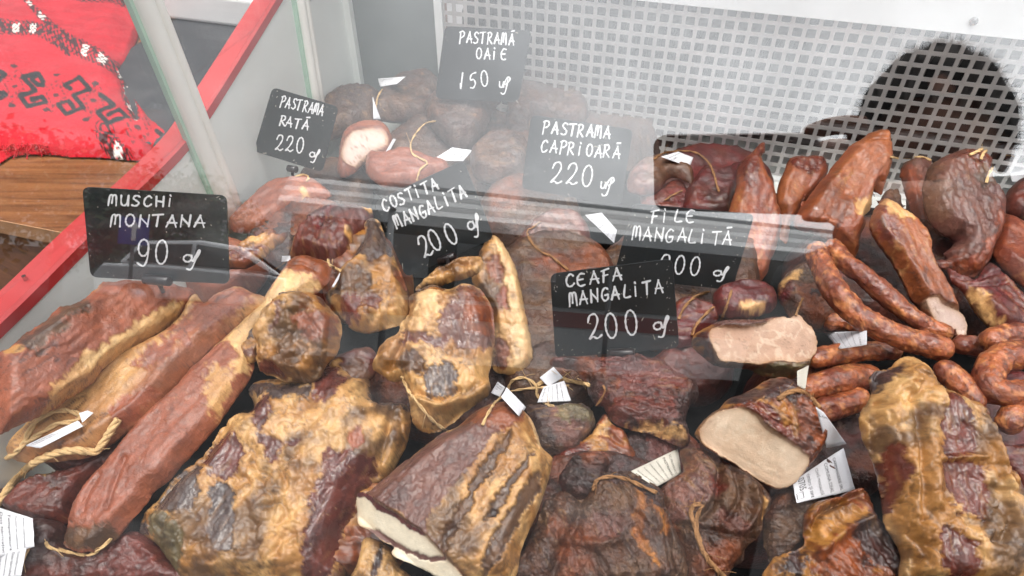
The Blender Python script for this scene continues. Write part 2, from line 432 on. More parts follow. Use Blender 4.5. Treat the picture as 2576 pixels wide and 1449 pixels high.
M_cloth = None
MEATS = []
_seed = [11]
def piece(*a, **k):
    o = _piece(*a, **k)
    n = 0
    while isinstance(o, float) and n < 6:
        n += 1
        _seed[0] -= 7; k['z0'] = o; o = _piece(*a, **k)
    return o
def _piece(name, label, cat, outline, h, typ, ang=0, tr=.75, kap=.6, g=4.2, rough=3.0, lumpk=1.0, amp=.004, patches=(), cut=None,
          cutp=(), group=None, z0=None, tilt=(0, 0), back=.8, plane=None, tmax=.05, ridges=(), partname='cut_face', post=None):
    _seed[0] += 7; sd = _seed[0]
    P = spline(pts(outline), True, 9)
    # ragged outline
    acc = np.r_[0, np.cumsum(np.hypot(*np.diff(P, axis=0).T))]
    nv = np.c_[np.gradient(P[:, 1]), -np.gradient(P[:, 0])]; nv /= np.linalg.norm(nv, axis=1)[:, None] + 1e-9
    q = np.c_[P * .035, np.full(len(P), sd * 1.7)]
    P = P + nv * ((fbm(q, 3, sd) - .5) * 2 * rough + (fbm(q * 4.5 + 3, 2, sd + 1) - .5) * 1.5 * rough)[:, None]
    c = .5 * (P.min(0) + P.max(0))
    # resting plane in camera coordinates
    if plane is None:
        z = float(zdeck(c[0], c[1], h)) if z0 is None else z0
        e = 20.0
        gx = kap * (zdeck(c[0] + e, c[1], h) - zdeck(c[0] - e, c[1], h)) / (2 * e) + tilt[0] / 1000
        gy = kap * (zdeck(c[0], c[1] + e, h) - zdeck(c[0], c[1] - e, h)) / (2 * e) + tilt[1] / 1000
        p0 = ray(*c) * z; p1 = ray(c[0] + e, c[1]) * (z + gx * e); p2 = ray(c[0], c[1] + e) * (z + gy * e)
        N = np.cross(p1 - p0, p2 - p0); N /= np.linalg.norm(N)
        if N[2] > 0: N = -N
    else:
        p0, N = plane; z = float((p0 @ N) / (ray(*c) @ N))
    # grid
    lo = P.min(0) - 2 * g; hi = P.max(0) + 2 * g
    nx = int((hi[0] - lo[0]) / g) + 1; ny = int((hi[1] - lo[1]) / g) + 1
    X, Y = np.meshgrid(lo[0] + g * np.arange(nx), lo[1] + g * np.arange(ny))
    Q = np.c_[X.ravel(), Y.ravel()]
    d, near, _ = seg_dist(Q, P); ins = inside(Q, P)
    keep = ins | (d < g * 1.5)
    Q2 = np.where(ins[:, None], Q, near)
    D = np.where(ins, d, 0)
    # inflation
    kk = max(g, max(hi - lo) / 60)
    cx = int((hi[0] - lo[0]) / kk) + 3; cy = int((hi[1] - lo[1]) / kk) + 3
    CX, CY = np.meshgrid(lo[0] + kk * (np.arange(cx) - 1), lo[1] + kk * (np.arange(cy) - 1))
    m = inside(np.c_[CX.ravel(), CY.ravel()], P).reshape(CX.shape)
    u = poisson(m); u /= u.max() + 1e-9
    U = np.sqrt(np.clip(bilin(u, (Q2[:, 0] - lo[0]) / kk + 1, (Q2[:, 1] - lo[1]) / kk + 1), 0, 1))
    dmax = D.max(); ed = np.clip(D / (.28 * dmax), 0, 1)
    U = np.minimum(U + .25 * ed, 1) * np.sqrt(1 - (1 - ed) ** 2)
    U = U / (U.max() + 1e-9)
    T = min(tr * dmax * z / FZ, tmax)
    # metric coordinates on the plane
    R = ray(Q2[:, 0], Q2[:, 1]); B0 = R * ((p0 @ N) / (R @ N))[:, None]
    a = math.radians(ang)
    pe = ray(c[0] + 10 * math.cos(a), c[1] + 10 * math.sin(a)); pe = pe * ((p0 @ N) / (pe @ N)); pc = ray(*c) * z
    e1 = pe - pc; e1 /= np.linalg.norm(e1); e2 = np.cross(N, e1)
    S = (B0 - pc) @ e1; V2 = (B0 - pc) @ e2
    H = T * U
    S3 = np.c_[S, V2, H] + sd * .137
    fib = np.c_[S * .35, V2, H] + sd * .211
    t = TYP[typ]
    # --- relief
    low = (fbm(S3 * 22, 2, sd) - .5)
    warp = np.c_[fbm(S3 * 90, 3, sd + 3), fbm(S3 * 90 + 9, 3, sd + 4), fbm(S3 * 90 + 5, 3, sd + 5)] * .014
    f1, f2, cid = worley((S3 + warp) * t['lump'][0], sd)
    g1, g2, _ = worley((S3 + warp) * t['lump'][0] * 2.3, sd + 31)
    lm = .30 + .70 * sstep(.42, .58, fbm(S3 * 26 + 6, 2, sd + 33))
    bub = lm * (np.sqrt(np.clip(1 - (f1 / .72) ** 2, 0, 1)) - .55) + (.28 if typ == 'belly' else .5) * (np.sqrt(np.clip(1 - (g1 / .74) ** 2, 0, 1)) - .55)
    fib = np.c_[fib[:, 0] + .33 * fib[:, 1], fib[:, 1] - .12 * fib[:, 0], fib[:, 2]]
    wr = ridge(fib * 120 + warp * 45, 3, sd + 6)
    streak = fbm(np.c_[S * 45, V2 * 260, H * 60] + warp * 40, 3, sd + 12)
    # --- colour
    A, B, C = (PALL[k] for k in t['c'])
    SF = S3 * np.array([.45, 1, 1]) if typ in ('loin', 'loinpale', 'wpink', 'fillet') else S3
    n1 = fbm(SF * t['f'] + warp * 30, 4, sd + 20); n2 = fbm(SF * t['f'] * .7 + 31, 4, sd + 21); n3 = fbm(S3 * t['f'] * 3.2, 3, sd + 22)
    col = mixc(A[0], A[1], sstep(.3, .7, .5 * n3 + .5 * streak))
    col = mixc(col, mixc(B[0], B[1], n3), sstep(.47, .60, n1))
    col = mixc(col, mixc(C[0], C[1], n3), sstep(t['third'] - .07, t['third'] + .08, n2) * .85)
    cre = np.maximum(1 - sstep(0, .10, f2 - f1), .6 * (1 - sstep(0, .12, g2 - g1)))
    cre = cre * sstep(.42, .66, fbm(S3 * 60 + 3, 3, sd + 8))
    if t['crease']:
        col = mixc(col, PALL['brown'][1] * .8, cre * t['crease'])  # smoke stain in the creases, doubling as shade between the lumps
    lumpmask = np.ones(len(S))
    gloss = [np.zeros(len(S))]
    def paint(col, spec, soft=5.0):
        nonlocal lumpmask
        st, key = spec[0], spec[1]
        w = spec[2] if len(spec) > 2 else 4.0
        rec = spec[3] if len(spec) > 3 else -.0012
        pp = pts(st)
        wq = Q2 + (np.c_[fbm(np.c_[Q2 * .045, Q2[:, :1] * 0 + sd], 5, sd + 40, .6), fbm(np.c_[Q2 * .045 + 7, Q2[:, :1] * 0 + sd], 5, sd + 41, .6)] - .5) * 7 * w
        if len(spec) > 4:        # a stroke of the given half width
            mk = sstep(-1.2, 1.2, spec[4] - seg_dist(wq, pp, False)[0])
        else:
            mk = sstep(-w * .85, w * .85, sdist(wq, spline(pp, True, 3)) + (fbm(np.c_[Q2 * .16, Q2[:, :1] * 0 + sd], 3, sd + 47) - .5) * 2.6 * w)
        a_, b_ = PALL[key]
        cc = mixc(a_, b_, sstep(.3, .7, .6 * streak + .4 * n3))
        if key in ('lean', 'mauve', 'leanred', 'maroon', 'grey'):
            cc = mixc(cc, PALL['tan'][1] * .7, sstep(.66, .8, fbm(np.c_[S * 60, V2 * 420, H * 60], 2, sd + 44)) * .35)
            lumpmask = lumpmask * (1 - .85 * mk)
            gloss[0] = np.maximum(gloss[0], mk)
        return mixc(col, cc, mk), mk, rec
    dz = np.zeros(len(S))
    for sp in patches:
        col, mk, rec = paint(col, sp)
        dz += rec * mk
    for st, hw, hh in ridges:    # raised or sunken folds running over the surface
        dr = seg_dist(Q2, spline(pts(st), False, 5), False)[0]
        dz += hh * np.exp(-(dr / hw) ** 2)
    if t['vein']:
        vn = ridge(fib * 60 + warp * 14, 3, sd + 60)
        vm = sstep(.955, .99, vn) * sstep(.42, .6, fbm(S3 * 14, 2, sd + 61)) * t['vein']
        col = mixc(col, PALL['dark'][0], vm)
        dz -= .0006 * vm
        v2 = sstep(.95, .99, ridge(np.c_[S * 22, V2 * 90, H * 30] + 5, 3, sd + 63)) * sstep(.5, .65, fbm(S3 * 18 + 4, 2, sd + 64)) * t['vein'] * .7
        col = mixc(col, PALL['tan'][0], v2 * .6)
    n4 = fbm(S3 * 240 + warp * 60, 3, sd + 90); n5 = fbm(S3 * 75 + 2, 4, sd + 91); n6 = fbm(np.c_[S * 90, V2 * 380, H * 120] + warp * 50, 3, sd + 92)
    if typ != 'cloth':
        kf_ = .42 if typ == 'belly' else 1.0; sleek = typ in ('loin', 'loinpale', 'wpink', 'fillet')
        col = col * (1 + kf_ * (.60 * (n4 - .5) + .55 * (n6 - .5)))[:, None]
        col = mixc(col, PALL['rust'][1] * .55, sstep(.60, .74, n5) * (.35 if typ == 'belly' else .14 if sleek else .55))
        col = mixc(col, PALL['dark'][1], sstep(.63, .73, fbm(S3 * 130 + 8, 3, sd + 93)) * (.35 if typ == 'belly' else .12 if sleek else .5))
        lu = (col @ np.array([.3, .55, .15]))[:, None]
        col = np.clip(lu + (col - lu) * (1.02 if typ == 'belly' else 1.1), .002, 1) * np.array([.95, .93, .82])
    if post is not None: col = post(Q2, col, S, V2)
    sp_ = vnoise(S3 * 620, sd + 70)
    col = mixc(col, PALL['dark'][1] * .6, sstep(.90, .96, sp_) * t['speck'])
    sp2 = vnoise(S3 * 420 + 3, sd + 71)
    col = mixc(col, PALL['pale'][0], sstep(.94, .975, sp2) * t['speck'] * .6)
    dz = dz + gloss[0] * .0022 * (ridge(np.c_[S * 70 + V2 * 100, V2 * 200 - S * 42, H * 80] + warp * 90, 3, sd + 14) - .6)
    ef = sstep(0, .2, U)
    disp = amp * 2 * low + lumpk * t['lump'][1] * bub * lumpmask + t['wr'] * (wr - .6) * 1.8 + t['wr'] * .9 * (ridge(fib * 300 + warp * 60, 2, sd + 7) - .6) + dz + (.0008 if typ == 'belly' else .0022) * (streak - .5) + .0034 * (fbm(S3 * 110, 4, sd + 9, .6) - .5) * (.45 if typ in ('loin', 'loinpale', 'wpink', 'fillet') else .28 if typ == 'belly' else 1)
    H = H + disp * ef
    cutm = None
    if cut is not None:
        cp = spline(pts(cut[0]), True, 3)
        sdc = sdist(Q2, cp)
        onb = (np.abs(sdc) < g * .9) & keep
        M3 = np.c_[Q2[onb] - c, np.ones(onb.sum())]
        k3, *_ = np.linalg.lstsq(M3, H[onb] if len(cut) < 3 else T * U[onb], rcond=None)
        Hc = np.c_[Q2 - c, np.ones(len(Q2))] @ k3
        wj = (fbm(np.c_[Q2 * .08, Q2[:, :1] * 0], 2, sd + 80) - .5) * 5
        cutm = sstep(-g * .5, g * .5, sdc + wj)
        face = Hc + .0006 * (fbm(S3 * 160, 3, sd + 81) - .5) + .0008 * (streak - .5)
        H = H * (1 - cutm) + np.maximum(face, .001) * cutm
        a_, b_ = PALL[cut[1]]
        cc = mixc(a_, b_, sstep(.3, .7, n1)) * (1 - .10 * sstep(.5, .8, n3))[:, None]
        gap = sstep(.93, .985, ridge(np.c_[S * 150, V2 * 330, H * 0] + warp * 40, 2, sd + 83)) * sstep(.46, .64, fbm(S3 * 60, 2, sd + 85)) * (.10 if cut[1] == 'cutneck' else .6)
        cc = mixc(cc, PALL['cutfat'][0], sstep(.90, .98, ridge(np.c_[S * 60, V2 * 80, H * 0] + warp * 60, 3, sd + 86)) * .22)
        cc = cc * (1 + .22 * (fbm(S3 * 330, 2, sd + 87) - .5))[:, None]
        if cut[1] != 'cutfat': cc = mixc(cc, PALL['brown'][0], gap)
        rim = np.exp(-np.clip(sdc + 6 * (n3 - .5), 0, None) / 6.0)
        cc = mixc(cc, PALL['tan'][1] * .8, rim * .85)
        for sp in cutp:
            cc, mk, rec = paint(cc, sp)
            H = H + rec * mk
        col = mixc(col, cc, cutm)
        dk = np.exp(-(np.abs(sdc + 3) / 4) ** 2) * (1 - cutm) * .6
        col = mixc(col, PALL['rust'][1] * .7, dk)
    H = np.where(ins, np.maximum(H, 0), 0)
    front = B0 + N * H[:, None]
    backp = B0 - N * (back * T * U)[:, None]
    # keep clear of the front glass
    gapm = (front[keep] @ nn).min()
    if gapm < GD + .010 and plane is None: return float(z * (GD + .012) / gapm + .001)
    idx = np.full(len(Q), -1); kid = np.flatnonzero(keep); idx[kid] = np.arange(len(kid))
    inner = np.flatnonzero(keep & ins & (D > g * .05)); bid = np.full(len(Q), -1)
    bid[kid] = idx[kid]; bid[inner] = len(kid) + np.arange(len(inner))
    V = np.concatenate([front[kid], backp[inner]])
    cg = np.c_[col, gloss[0] if cutm is None else gloss[0] * (1 - cutm)]
    CL = np.concatenate([cg[kid], cg[inner]])
    gi = np.arange(nx * ny).reshape(ny, nx)
    quad = np.stack([gi[:-1, :-1], gi[1:, :-1], gi[1:, 1:], gi[:-1, 1:]], -1).reshape(-1, 4)
    ok = keep[quad].all(1) & ins[quad].any(1)
    quad = quad[ok]
    Ff = idx[quad]; Fb = bid[quad][:, ::-1]
    W = c2w(V)
    allF = np.concatenate([Ff, Fb])
    if cut is not None:
        fm = np.concatenate([(cutm[quad] > .5).all(1), np.zeros(len(Fb), bool)])
        def sub(F):
            us, inv = np.unique(F, return_inverse=True)
            return W[us], inv.reshape(F.shape), CL[us]
        V1, F1, C1 = sub(allF[~fm]); V2_, F2_, C2_ = sub(allF[fm])
        o = mesh_obj(name, V1, F1, t['mat'], None, None, True, C1)
        k = mesh_obj(partname, V2_, F2_, M_cut, o, None, True, C2_)
        MEATS.append((W, allF))
    else:
        o = mesh_obj(name, W, allF, t['mat'], None, None, True, CL)
        MEATS.append((W, allF))
    return tag(o, label, cat, group)

def sausage(label, line, rad, h, group='sausages heaped at the right end of the case', dh=None, cap=(1, 1), z0=None, name='smoked_sausage'):
    """a casing swept along its bent centre line; rad in picture units"""
    _seed[0] += 7; sd = _seed[0]
    P = spline(pts(line), False, 8)
    n = len(P); tt = np.linspace(0, 1, n)
    hh = h if dh is None else np.interp(tt, np.linspace(0, 1, len(dh)), np.array(dh) + h)
    z = zdeck(P[:, 0], P[:, 1], hh)
    c = ray(P[:, 0], P[:, 1]) * z[:, None]
    # resample by length
    L = np.r_[0, np.cumsum(np.linalg.norm(np.diff(c, axis=0), axis=1))]
    m = max(12, int(L[-1] / .0016)); s = np.linspace(0, L[-1], m)
    c = np.stack([np.interp(s, L, c[:, i]) for i in range(3)], 1)
    for _ in range(12): c[1:-1] = .5 * c[1:-1] + .25 * (c[:-2] + c[2:])
    zz = c[:, 2]; r0 = np.interp(s, L, np.interp(tt, np.linspace(0, 1, np.size(rad)), np.atleast_1d(rad)) * z / FZ)
    e = np.ones(m)
    if cap[0]: e *= np.sqrt(1 - (1 - np.clip(s / r0, 0.02, 1)) ** 2)
    if cap[1]: e *= np.sqrt(1 - (1 - np.clip((L[-1] - s) / r0, 0.02, 1)) ** 2)
    need = (GD + .012) - ((c @ nn) - r0).min()
    if need > 0: rc = ray(*P.mean(0)); c = c + rc * (need / (rc @ nn))
    T = np.gradient(c, axis=0); T /= np.linalg.norm(T, axis=1)[:, None]
    K = 40; ang = np.linspace(0, 2 * math.pi, K, endpoint=False)
    u = np.cross(T[0], [.3, .5, .8]); u /= np.linalg.norm(u); ring = []
    for i in range(m):
        u = u - (u @ T[i]) * T[i]; u /= np.linalg.norm(u); w = np.cross(T[i], u)
        ring.append(np.cos(ang)[:, None] * u + np.sin(ang)[:, None] * w)
    ring = np.array(ring)
    q = np.c_[np.repeat(s, K), np.tile(np.cos(ang), m) * np.repeat(r0, K), np.tile(np.sin(ang), m) * np.repeat(r0, K)] + sd * .31
    b1 = fbm(q * 45, 3, sd) - .5; wr = ridge(q * np.array([70, 190, 190]) + .25 * fbm(q * 120, 2, sd + 13)[:, None] * 4, 3, sd + 1) - .6
    f1, f2, _ = worley(q * 150, sd + 2)
    rr_ = np.repeat(r0 * e, K) + (.0034 * b1 + .0020 * wr + .0014 * (.5 - f1) + .0012 * (ridge(q * np.array([140, 380, 380]), 2, sd + 3) - .6)) * np.repeat(e, K)
    V = np.repeat(c, K, 0) + ring.reshape(-1, 3) * rr_[:, None]
    n1 = fbm(q * 110, 4, sd + 4); n2 = fbm(q * 230, 3, sd + 5); n3 = fbm(q * 40, 4, sd + 7)
    col = mixc(lin((166, 92, 54)), lin((118, 60, 40)), sstep(.35, .65, n1))
    col = mixc(col, lin((216, 146, 88)), sstep(.52, .70, n2) * .5)
    col = mixc(col, lin((104, 50, 38)), sstep(.54, .68, n3) * .7)
    col = mixc(col, lin((70, 34, 26)), sstep(.88, .98, ridge(q * np.array([90, 220, 220]), 3, sd + 8)) * .6)
    col = col * (1 + .7 * (fbm(q * 420, 3, sd + 9) - .5))[:, None]
    ii = np.arange(m - 1)[:, None] * K + np.arange(K)[None]
    jj = np.arange(m - 1)[:, None] * K + (np.arange(K)[None] + 1) % K
    F = np.stack([ii, jj, jj + K, ii + K], -1).reshape(-1, 4)
    W = c2w(V)
    Fl = [tuple(f) for f in F] + [tuple(range(K))[::-1], tuple(range((m - 1) * K, m * K))]
    o = mesh_obj(name, W, Fl, M_saus, None, None, True, col)
    MEATS.append((W, F))
    return tag(o, label, 'sausage', group)
# ------------------------------------------------------------------ the ground, the added stall and the display case
M_white = simple('white_enamel', (236, 237, 235), .38, var=.04, scale=14, bump=.05, bscale=60)
M_wallw = simple('white_liner', (232, 235, 230), .45, var=.06, scale=9)
M_alu = simple('brushed_aluminium', (194, 191, 189), .36, .42, var=.16, scale=40, bump=.12, bscale=300)
M_red = simple('red_painted_trim', (190, 54, 54), .42, var=.08, scale=22, bump=.08, bscale=90)
M_post = simple('cream_plastic_profile', (244, 242, 234), .35, var=.04, scale=20)
M_gedge = simple('green_glass_edge', (176, 206, 186), .2, var=.08, scale=30)
M_steel = simple('polished_steel', (200, 200, 200), .18, 1.0, var=.03)
M_cav = simple('dark_cavity', (24, 24, 26), .7, var=.2)
M_pipe = simple('grey_evaporator_pipe', (82, 80, 80), .4, .3, var=.15, scale=60)
M_grey = simple('grey_liner', (112, 119, 117), .5, var=.12, scale=12)
M_glass = glass_mat('clear_glass', f0=.118, dirt=.0015)
M_sglass = glass_mat('side_glass', f0=.03, dirt=.006)
M_cart = simple('cabinet_enamel', (190, 60, 56), .45, var=.06)
M_asph = simple('asphalt', (44, 44, 45), .95, var=.25, scale=4, bump=.3, spec=.06)
M_can = simple('shade_canvas', (150, 60, 54), .8, var=.1, scale=6)
M_wood = None
def wood():
    m, n, b = newmat('varnished_wood')
    t = n.nodes.new('ShaderNodeTexCoord'); mp = n.nodes.new('ShaderNodeMapping')
    mp.inputs['Rotation'].default_value = (0, 0, math.radians(62)); mp.inputs['Scale'].default_value = (5, 90, 40)
    no = n.nodes.new('ShaderNodeTexNoise'); no.inputs['Scale'].default_value = 1.2; no.inputs['Detail'].default_value = 8; no.inputs['Distortion'].default_value = 1.2
    r = n.nodes.new('ShaderNodeValToRGB')
    for e, (p_, c_) in zip(r.color_ramp.elements, ((.3, (92, 55, 33)), (.75, (150, 98, 60)))):
        e.position = p_; e.color = (*lin(c_), 1)
    n.links.new(t.outputs['Object'], mp.inputs['Vector']); n.links.new(mp.outputs['Vector'], no.inputs['Vector'])
    n.links.new(no.outputs['Fac'], r.inputs['Fac']); n.links.new(r.outputs['Color'], b.inputs['Base Color'])
    b.inputs['Roughness'].default_value = .38
    return m
M_wood = wood()

g = MB(); g.add([(-150, -150, 0), (150, -150, 0), (150, 150, 0), (-150, 150, 0)], [(0, 1, 2, 3)])
tag(g.build('ground', M_asph), kind='structure')

case = empty('display_case', CF(0.2, .5, -.02), 'white refrigerated display case with sloping front glass, red side trim and perforated metal back', 'display case')
case['_o'] = list(case.location)
AR = 1.05                         # right end of the case
MB().cbox(WALL - .02, AR, .02, 1.20, -.03, 0).build('deck', M_wallw, case)
# cabinet under the deck, down to the ground
cb = [CF(WALL - .02, .03, -.032), CF(AR, .03, -.032), CF(AR, 1.18, -.032), CF(WALL - .02, 1.18, -.032)]
MB().hexa([(p[0], p[1], .02) for p in cb] + cb).build('cabinet', M_cart, case)
# front glass, 5 mm thick
def gp(a, s, off): return c2w(a * rr + (GD + off) * nn + s * gu)
s0, s1 = -.44, .30
qs = [gp(WALL - .16, s0, 0), gp(AR, s0, 0), gp(AR, s0, .005), gp(WALL - .16, s0, .005)]
qt = [gp(WALL - .16, s1, 0), gp(AR, s1, 0), gp(AR, s1, .005), gp(WALL - .16, s1, .005)]
MB().hexa(qs + qt).build('front_glass', M_glass, case)
fr = [gp(WALL - .16, s0 - .05, -.004), gp(AR, s0 - .05, -.004), gp(AR, s0 - .05, .03), gp(WALL - .16, s0 - .05, .03)]
ft = [gp(WALL - .16, s0 + .004, -.004), gp(AR, s0 + .004, -.004), gp(AR, s0 + .004, .03), gp(WALL - .16, s0 + .004, .03)]
MB().hexa(fr + ft).build('front_rail', M_white, case)
# left end wall with its red capping
prof = [(.06, .158), (.285, .164), (.39, .171), (.53, .179), (.60, .196), (.766, .250), (.90, .296), (1.2, .40)]
w = MB()
for (b0, h0), (b1, h1) in zip(prof[:-1], prof[1:]):
    w.hexa([CF(WALL - .012, b0, -.03), CF(WALL, b0, -.03), CF(WALL, b1, -.03), CF(WALL - .012, b1, -.03),
            CF(WALL - .012, b0, h0 - .005), CF(WALL, b0, h0 - .005), CF(WALL, b1, h1 - .005), CF(WALL - .012, b1, h1 - .005)])
w.build('side_wall', M_wallw, case)
pr = spline(np.array(prof), False, 5); w = MB()
sec = [(-.027, -.006), (.0015, -.010), (.002, .001), (-.001, .0035), (-.024, .0035), (-.027, .001)]
V = [CF(WALL + a, b, h + e) for b, h in pr for a, e in sec]; k = len(sec)
w.add(V, [(i * k + j, i * k + (j + 1) % k, (i + 1) * k + (j + 1) % k, (i + 1) * k + j) for i in range(len(pr) - 1) for j in range(k)])
w.build('red_trim', M_red, case)
sc_ = MB(); sc_.tube([CF(WALL - .012, .33, .168), CF(WALL - .012, .33, .1745)], [.0022, .0018], 8); sc_.build('rivet', M_steel, case)
# side glass between the posts, and the posts
MB().cbox(WALL - .004, WALL, .27, .558, .182, .42).build('side_glass', M_sglass, case)
MB().cbox(WALL - .004, WALL, .575, .80, .235, .42).build('side_glass', M_sglass, case)
def post(b, h0, h1, lean, r1, r2):
    p = MB(); hs = np.linspace(h0, h1, 8)
    bb = lambda q: b + lean * (hs - h0) / (h1 - h0) + q
    p.tube(CF(WALL + .006, bb(0), hs), r1, 14); p.tube(CF(WALL + .008, bb(r1 + r2 * .7), hs), r2, 12)
    o = p.build('post', M_post, case, smooth=True)
    e = MB()
    q = bb(-r1 - .004)
    for i in range(7):
        e.hexa([CF(WALL - .001, q[i], hs[i]), CF(WALL + .005, q[i], hs[i]), CF(WALL + .005, q[i] + .005, hs[i]), CF(WALL - .001, q[i] + .005, hs[i]),
                CF(WALL - .001, q[i + 1], hs[i + 1]), CF(WALL + .005, q[i + 1], hs[i + 1]), CF(WALL + .005, q[i + 1] + .005, hs[i + 1]), CF(WALL - .001, q[i + 1] + .005, hs[i + 1])])
    e.build('glass_edge', M_gedge, o)
    return o
post(.572, .050, .46, -.034, .0100, .0065)
post(.800, .060, .46, .028, .0068, .0048)
kn = MB(); kn.tube(CF(WALL + .012, .585, np.linspace(.040, .062, 9)), .0085 * np.sqrt(np.clip(1 - np.linspace(-1, 1, 9) ** 2, .02, 1)), 14)
kn.build('knob', M_steel, case, smooth=True)
# back wall and corner
PX = PANEL
MB().cbox(WALL, -.372, PX + .001, PX + .012, -.01, .52).build('back_wall', M_grey, case)
MB().cbox(WALL - .012, WALL, .80, PX + .012, .22, .56).build('end_panel', M_grey, case)
MB().cbox(WALL, WALL + .010, PX - .010, PX + .001, -.01, .52).build('corner_profile', M_wallw, case)
# perforated panel
q0 = .0165
hc = ray(1127.1, 18.6); hc = hc * (PX / (hc @ dd)); A0 = hc @ rr; H0 = VDECK - hc @ vv
NX = int((AR - A0) / q0) - 1
J0, J1 = -2.25, 11.55
V = []; F = []
def ring(a, h, hw, rc):          # rounded hole, 12 points
    o = []
    for sx, sy, st in ((1, 1, 0), (-1, 1, 90), (-1, -1, 180), (1, -1, 270)):
        for t in (0, 45, 90):
            o.append((a + sx * (hw - rc) + rc * math.cos(math.radians(st + t)), h + sy * (hw - rc) + rc * math.sin(math.radians(st + t))))
    return o
TH = .0016
half = q0 / 2
rng = np.random.default_rng(5)
for j in range(-3, 12):
    for i in range(NX):
        a = A0 + i * q0; h = H0 - j * q0
        hole = ring(a, h, q0 * .345, q0 * .06)
        sq = [(a + half, h), (a + half, h + half), (a, h + half), (a, h + half), (a - half, h + half), (a - half, h), (a - half, h), (a - half, h - half), (a, h - half), (a, h - half), (a + half, h - half), (a + half, h)]
        n = len(V)
        V += [(x, 0, y) for x, y in hole] + [(x, 0, y) for x, y in sq] + [(x, TH, y) for x, y in hole]
        for t in range(12):
            u = (t + 1) % 12
            F.append((n + t, n + u, n + 12 + u, n + 12 + t) if sq[t] != sq[u] else (n + t, n + u, n + 12 + t))
            F.append((n + t, n + 24 + t, n + 24 + u, n + u))
V = np.array(V)
# brushed sheet: faint dents
dent = .0006 * (fbm(np.c_[V[:, 0] * 14, V[:, 2] * 14, V[:, 0] * 0], 2, 3) - .5)
W = CF(V[:, 0], PX + V[:, 1] + dent, V[:, 2])
mesh_obj('perforated_panel', W, F, M_alu, case, smooth=False)
AL = A0 - half
MB().cbox(AL - .012, AL - .0005, PX - .003, PX + .002, -.005, .52).build('panel_edge', M_white, case)
hl = H0 - J1 * q0
MB().cbox(AL, AR, PX - .012, PX + .003, -.002, hl).build('panel_ledge', M_white, case)
ht = H0 - J0 * q0
MB().cbox(AL, AR, PX - .004, PX + .020, ht, ht + .050).build('top_beam', M_white, case)
MB().cbox(AL, AR, PX - .001, PX + .020, ht + .0505, ht + .062).build('beam_groove', M_pipe, case)
MB().cbox(AL, AR, PX - .008, PX + .020, ht + .0625, ht + .13).build('upper_beam', M_white, case)
for (zx, zy) in ((2449, 53),):
    c = ray(zx, zy); c = c * ((PX - .004) / (c @ dd)); a_, h_ = c @ rr, VDECK - c @ vv
    s_ = MB(); s_.tube([CF(a_, PX - .0035, h_), CF(a_, PX - .0065, h_), CF(a_, PX - .0075, h_)], [.0048, .0046, .002], 12); s_.build('screw', M_steel, case)
# evaporator behind the panel
cv = MB(); cv.cbox(AL, AR, PX + .10, PX + .104, -.01, ht); cv.cbox(AL, AR, PX + .003, PX + .10, -.012, -.010)
cv.build('evaporator_cavity', M_cav, case)
ev = MB(); rng = np.random.default_rng(3)
for i in range(42):
    a = AL + .02 + i * .034
    ev.tube([CF(a, PX + .045, .10), CF(a + .002, PX + .045, ht - .06), CF(a + .010, PX + .05, ht - .03)], .0095, 8)
for h in (.05, .075, .20):
    ev.tube([CF(AL, PX + .03, h), CF(AR, PX + .03, h)], .007, 8)
ev.build('evaporator', M_pipe, case, smooth=True)
# case roof
MB().cbox(WALL - .02, AR, .85, 1.20, .56, .575).build('case_roof', M_white, case)
MB().cbox(WALL - .02, AR, .33, .845, .562, .568).build('top_glass', M_sglass, case)
MB().cbox(AR, AR + .012, .02, 1.20, -.03, .14).build('end_wall', M_wallw, case)
MB().cbox(AR + .002, AR + .007, .25, 1.20, .1405, .56).build('side_glass', M_sglass, case)

# unseen stall, added to block and bounce light around the case
stall = empty('shade_stall', (0.2, 1.6, 0), 'market stall with a low canopy over the display case', 'market stall')  # not a real part: added out of view to block and bounce light
stall['_o'] = list(stall.location)
MB().box(-2.6, 2.8, .95, 2.6, 2.42, 2.46).build('shade_canopy', M_can, stall)
MB().box(-2.6, 2.8, 2.56, 2.6, .0, 2.415).build('back_wall', M_white, stall)  # added to close off the rear sky and bounce light
for x in (-2.5, 2.7):
    MB().box(x - .03, x + .03, 1.30, 1.36, 0, 2.415).build('pole', M_steel, stall)

# wooden table beside the case, with the cloth on it
TH_ = .100
tb = empty('wooden_table', CF(-1.0, .9, -.4), 'brown wooden table outside the end of the case, under the red cloth', 'table')
tb['_o'] = list(tb.location)
MB().cbox(-1.7, -.556, .462, 1.5, TH_ - .020, TH_).build('table_top', M_wood, tb)
M_wedge = simple('pale_wood_edge', (176, 132, 96), .5, var=.12, scale=60)
MB().cbox(-1.7, -.556, .4605, .4618, TH_ - .020, TH_ - .0005).build('edge_band', M_wedge, tb)
MB().cbox(-1.69, -.562, .474, 1.49, TH_ - .62, TH_ - .0205).build('front_board', M_wood, tb)

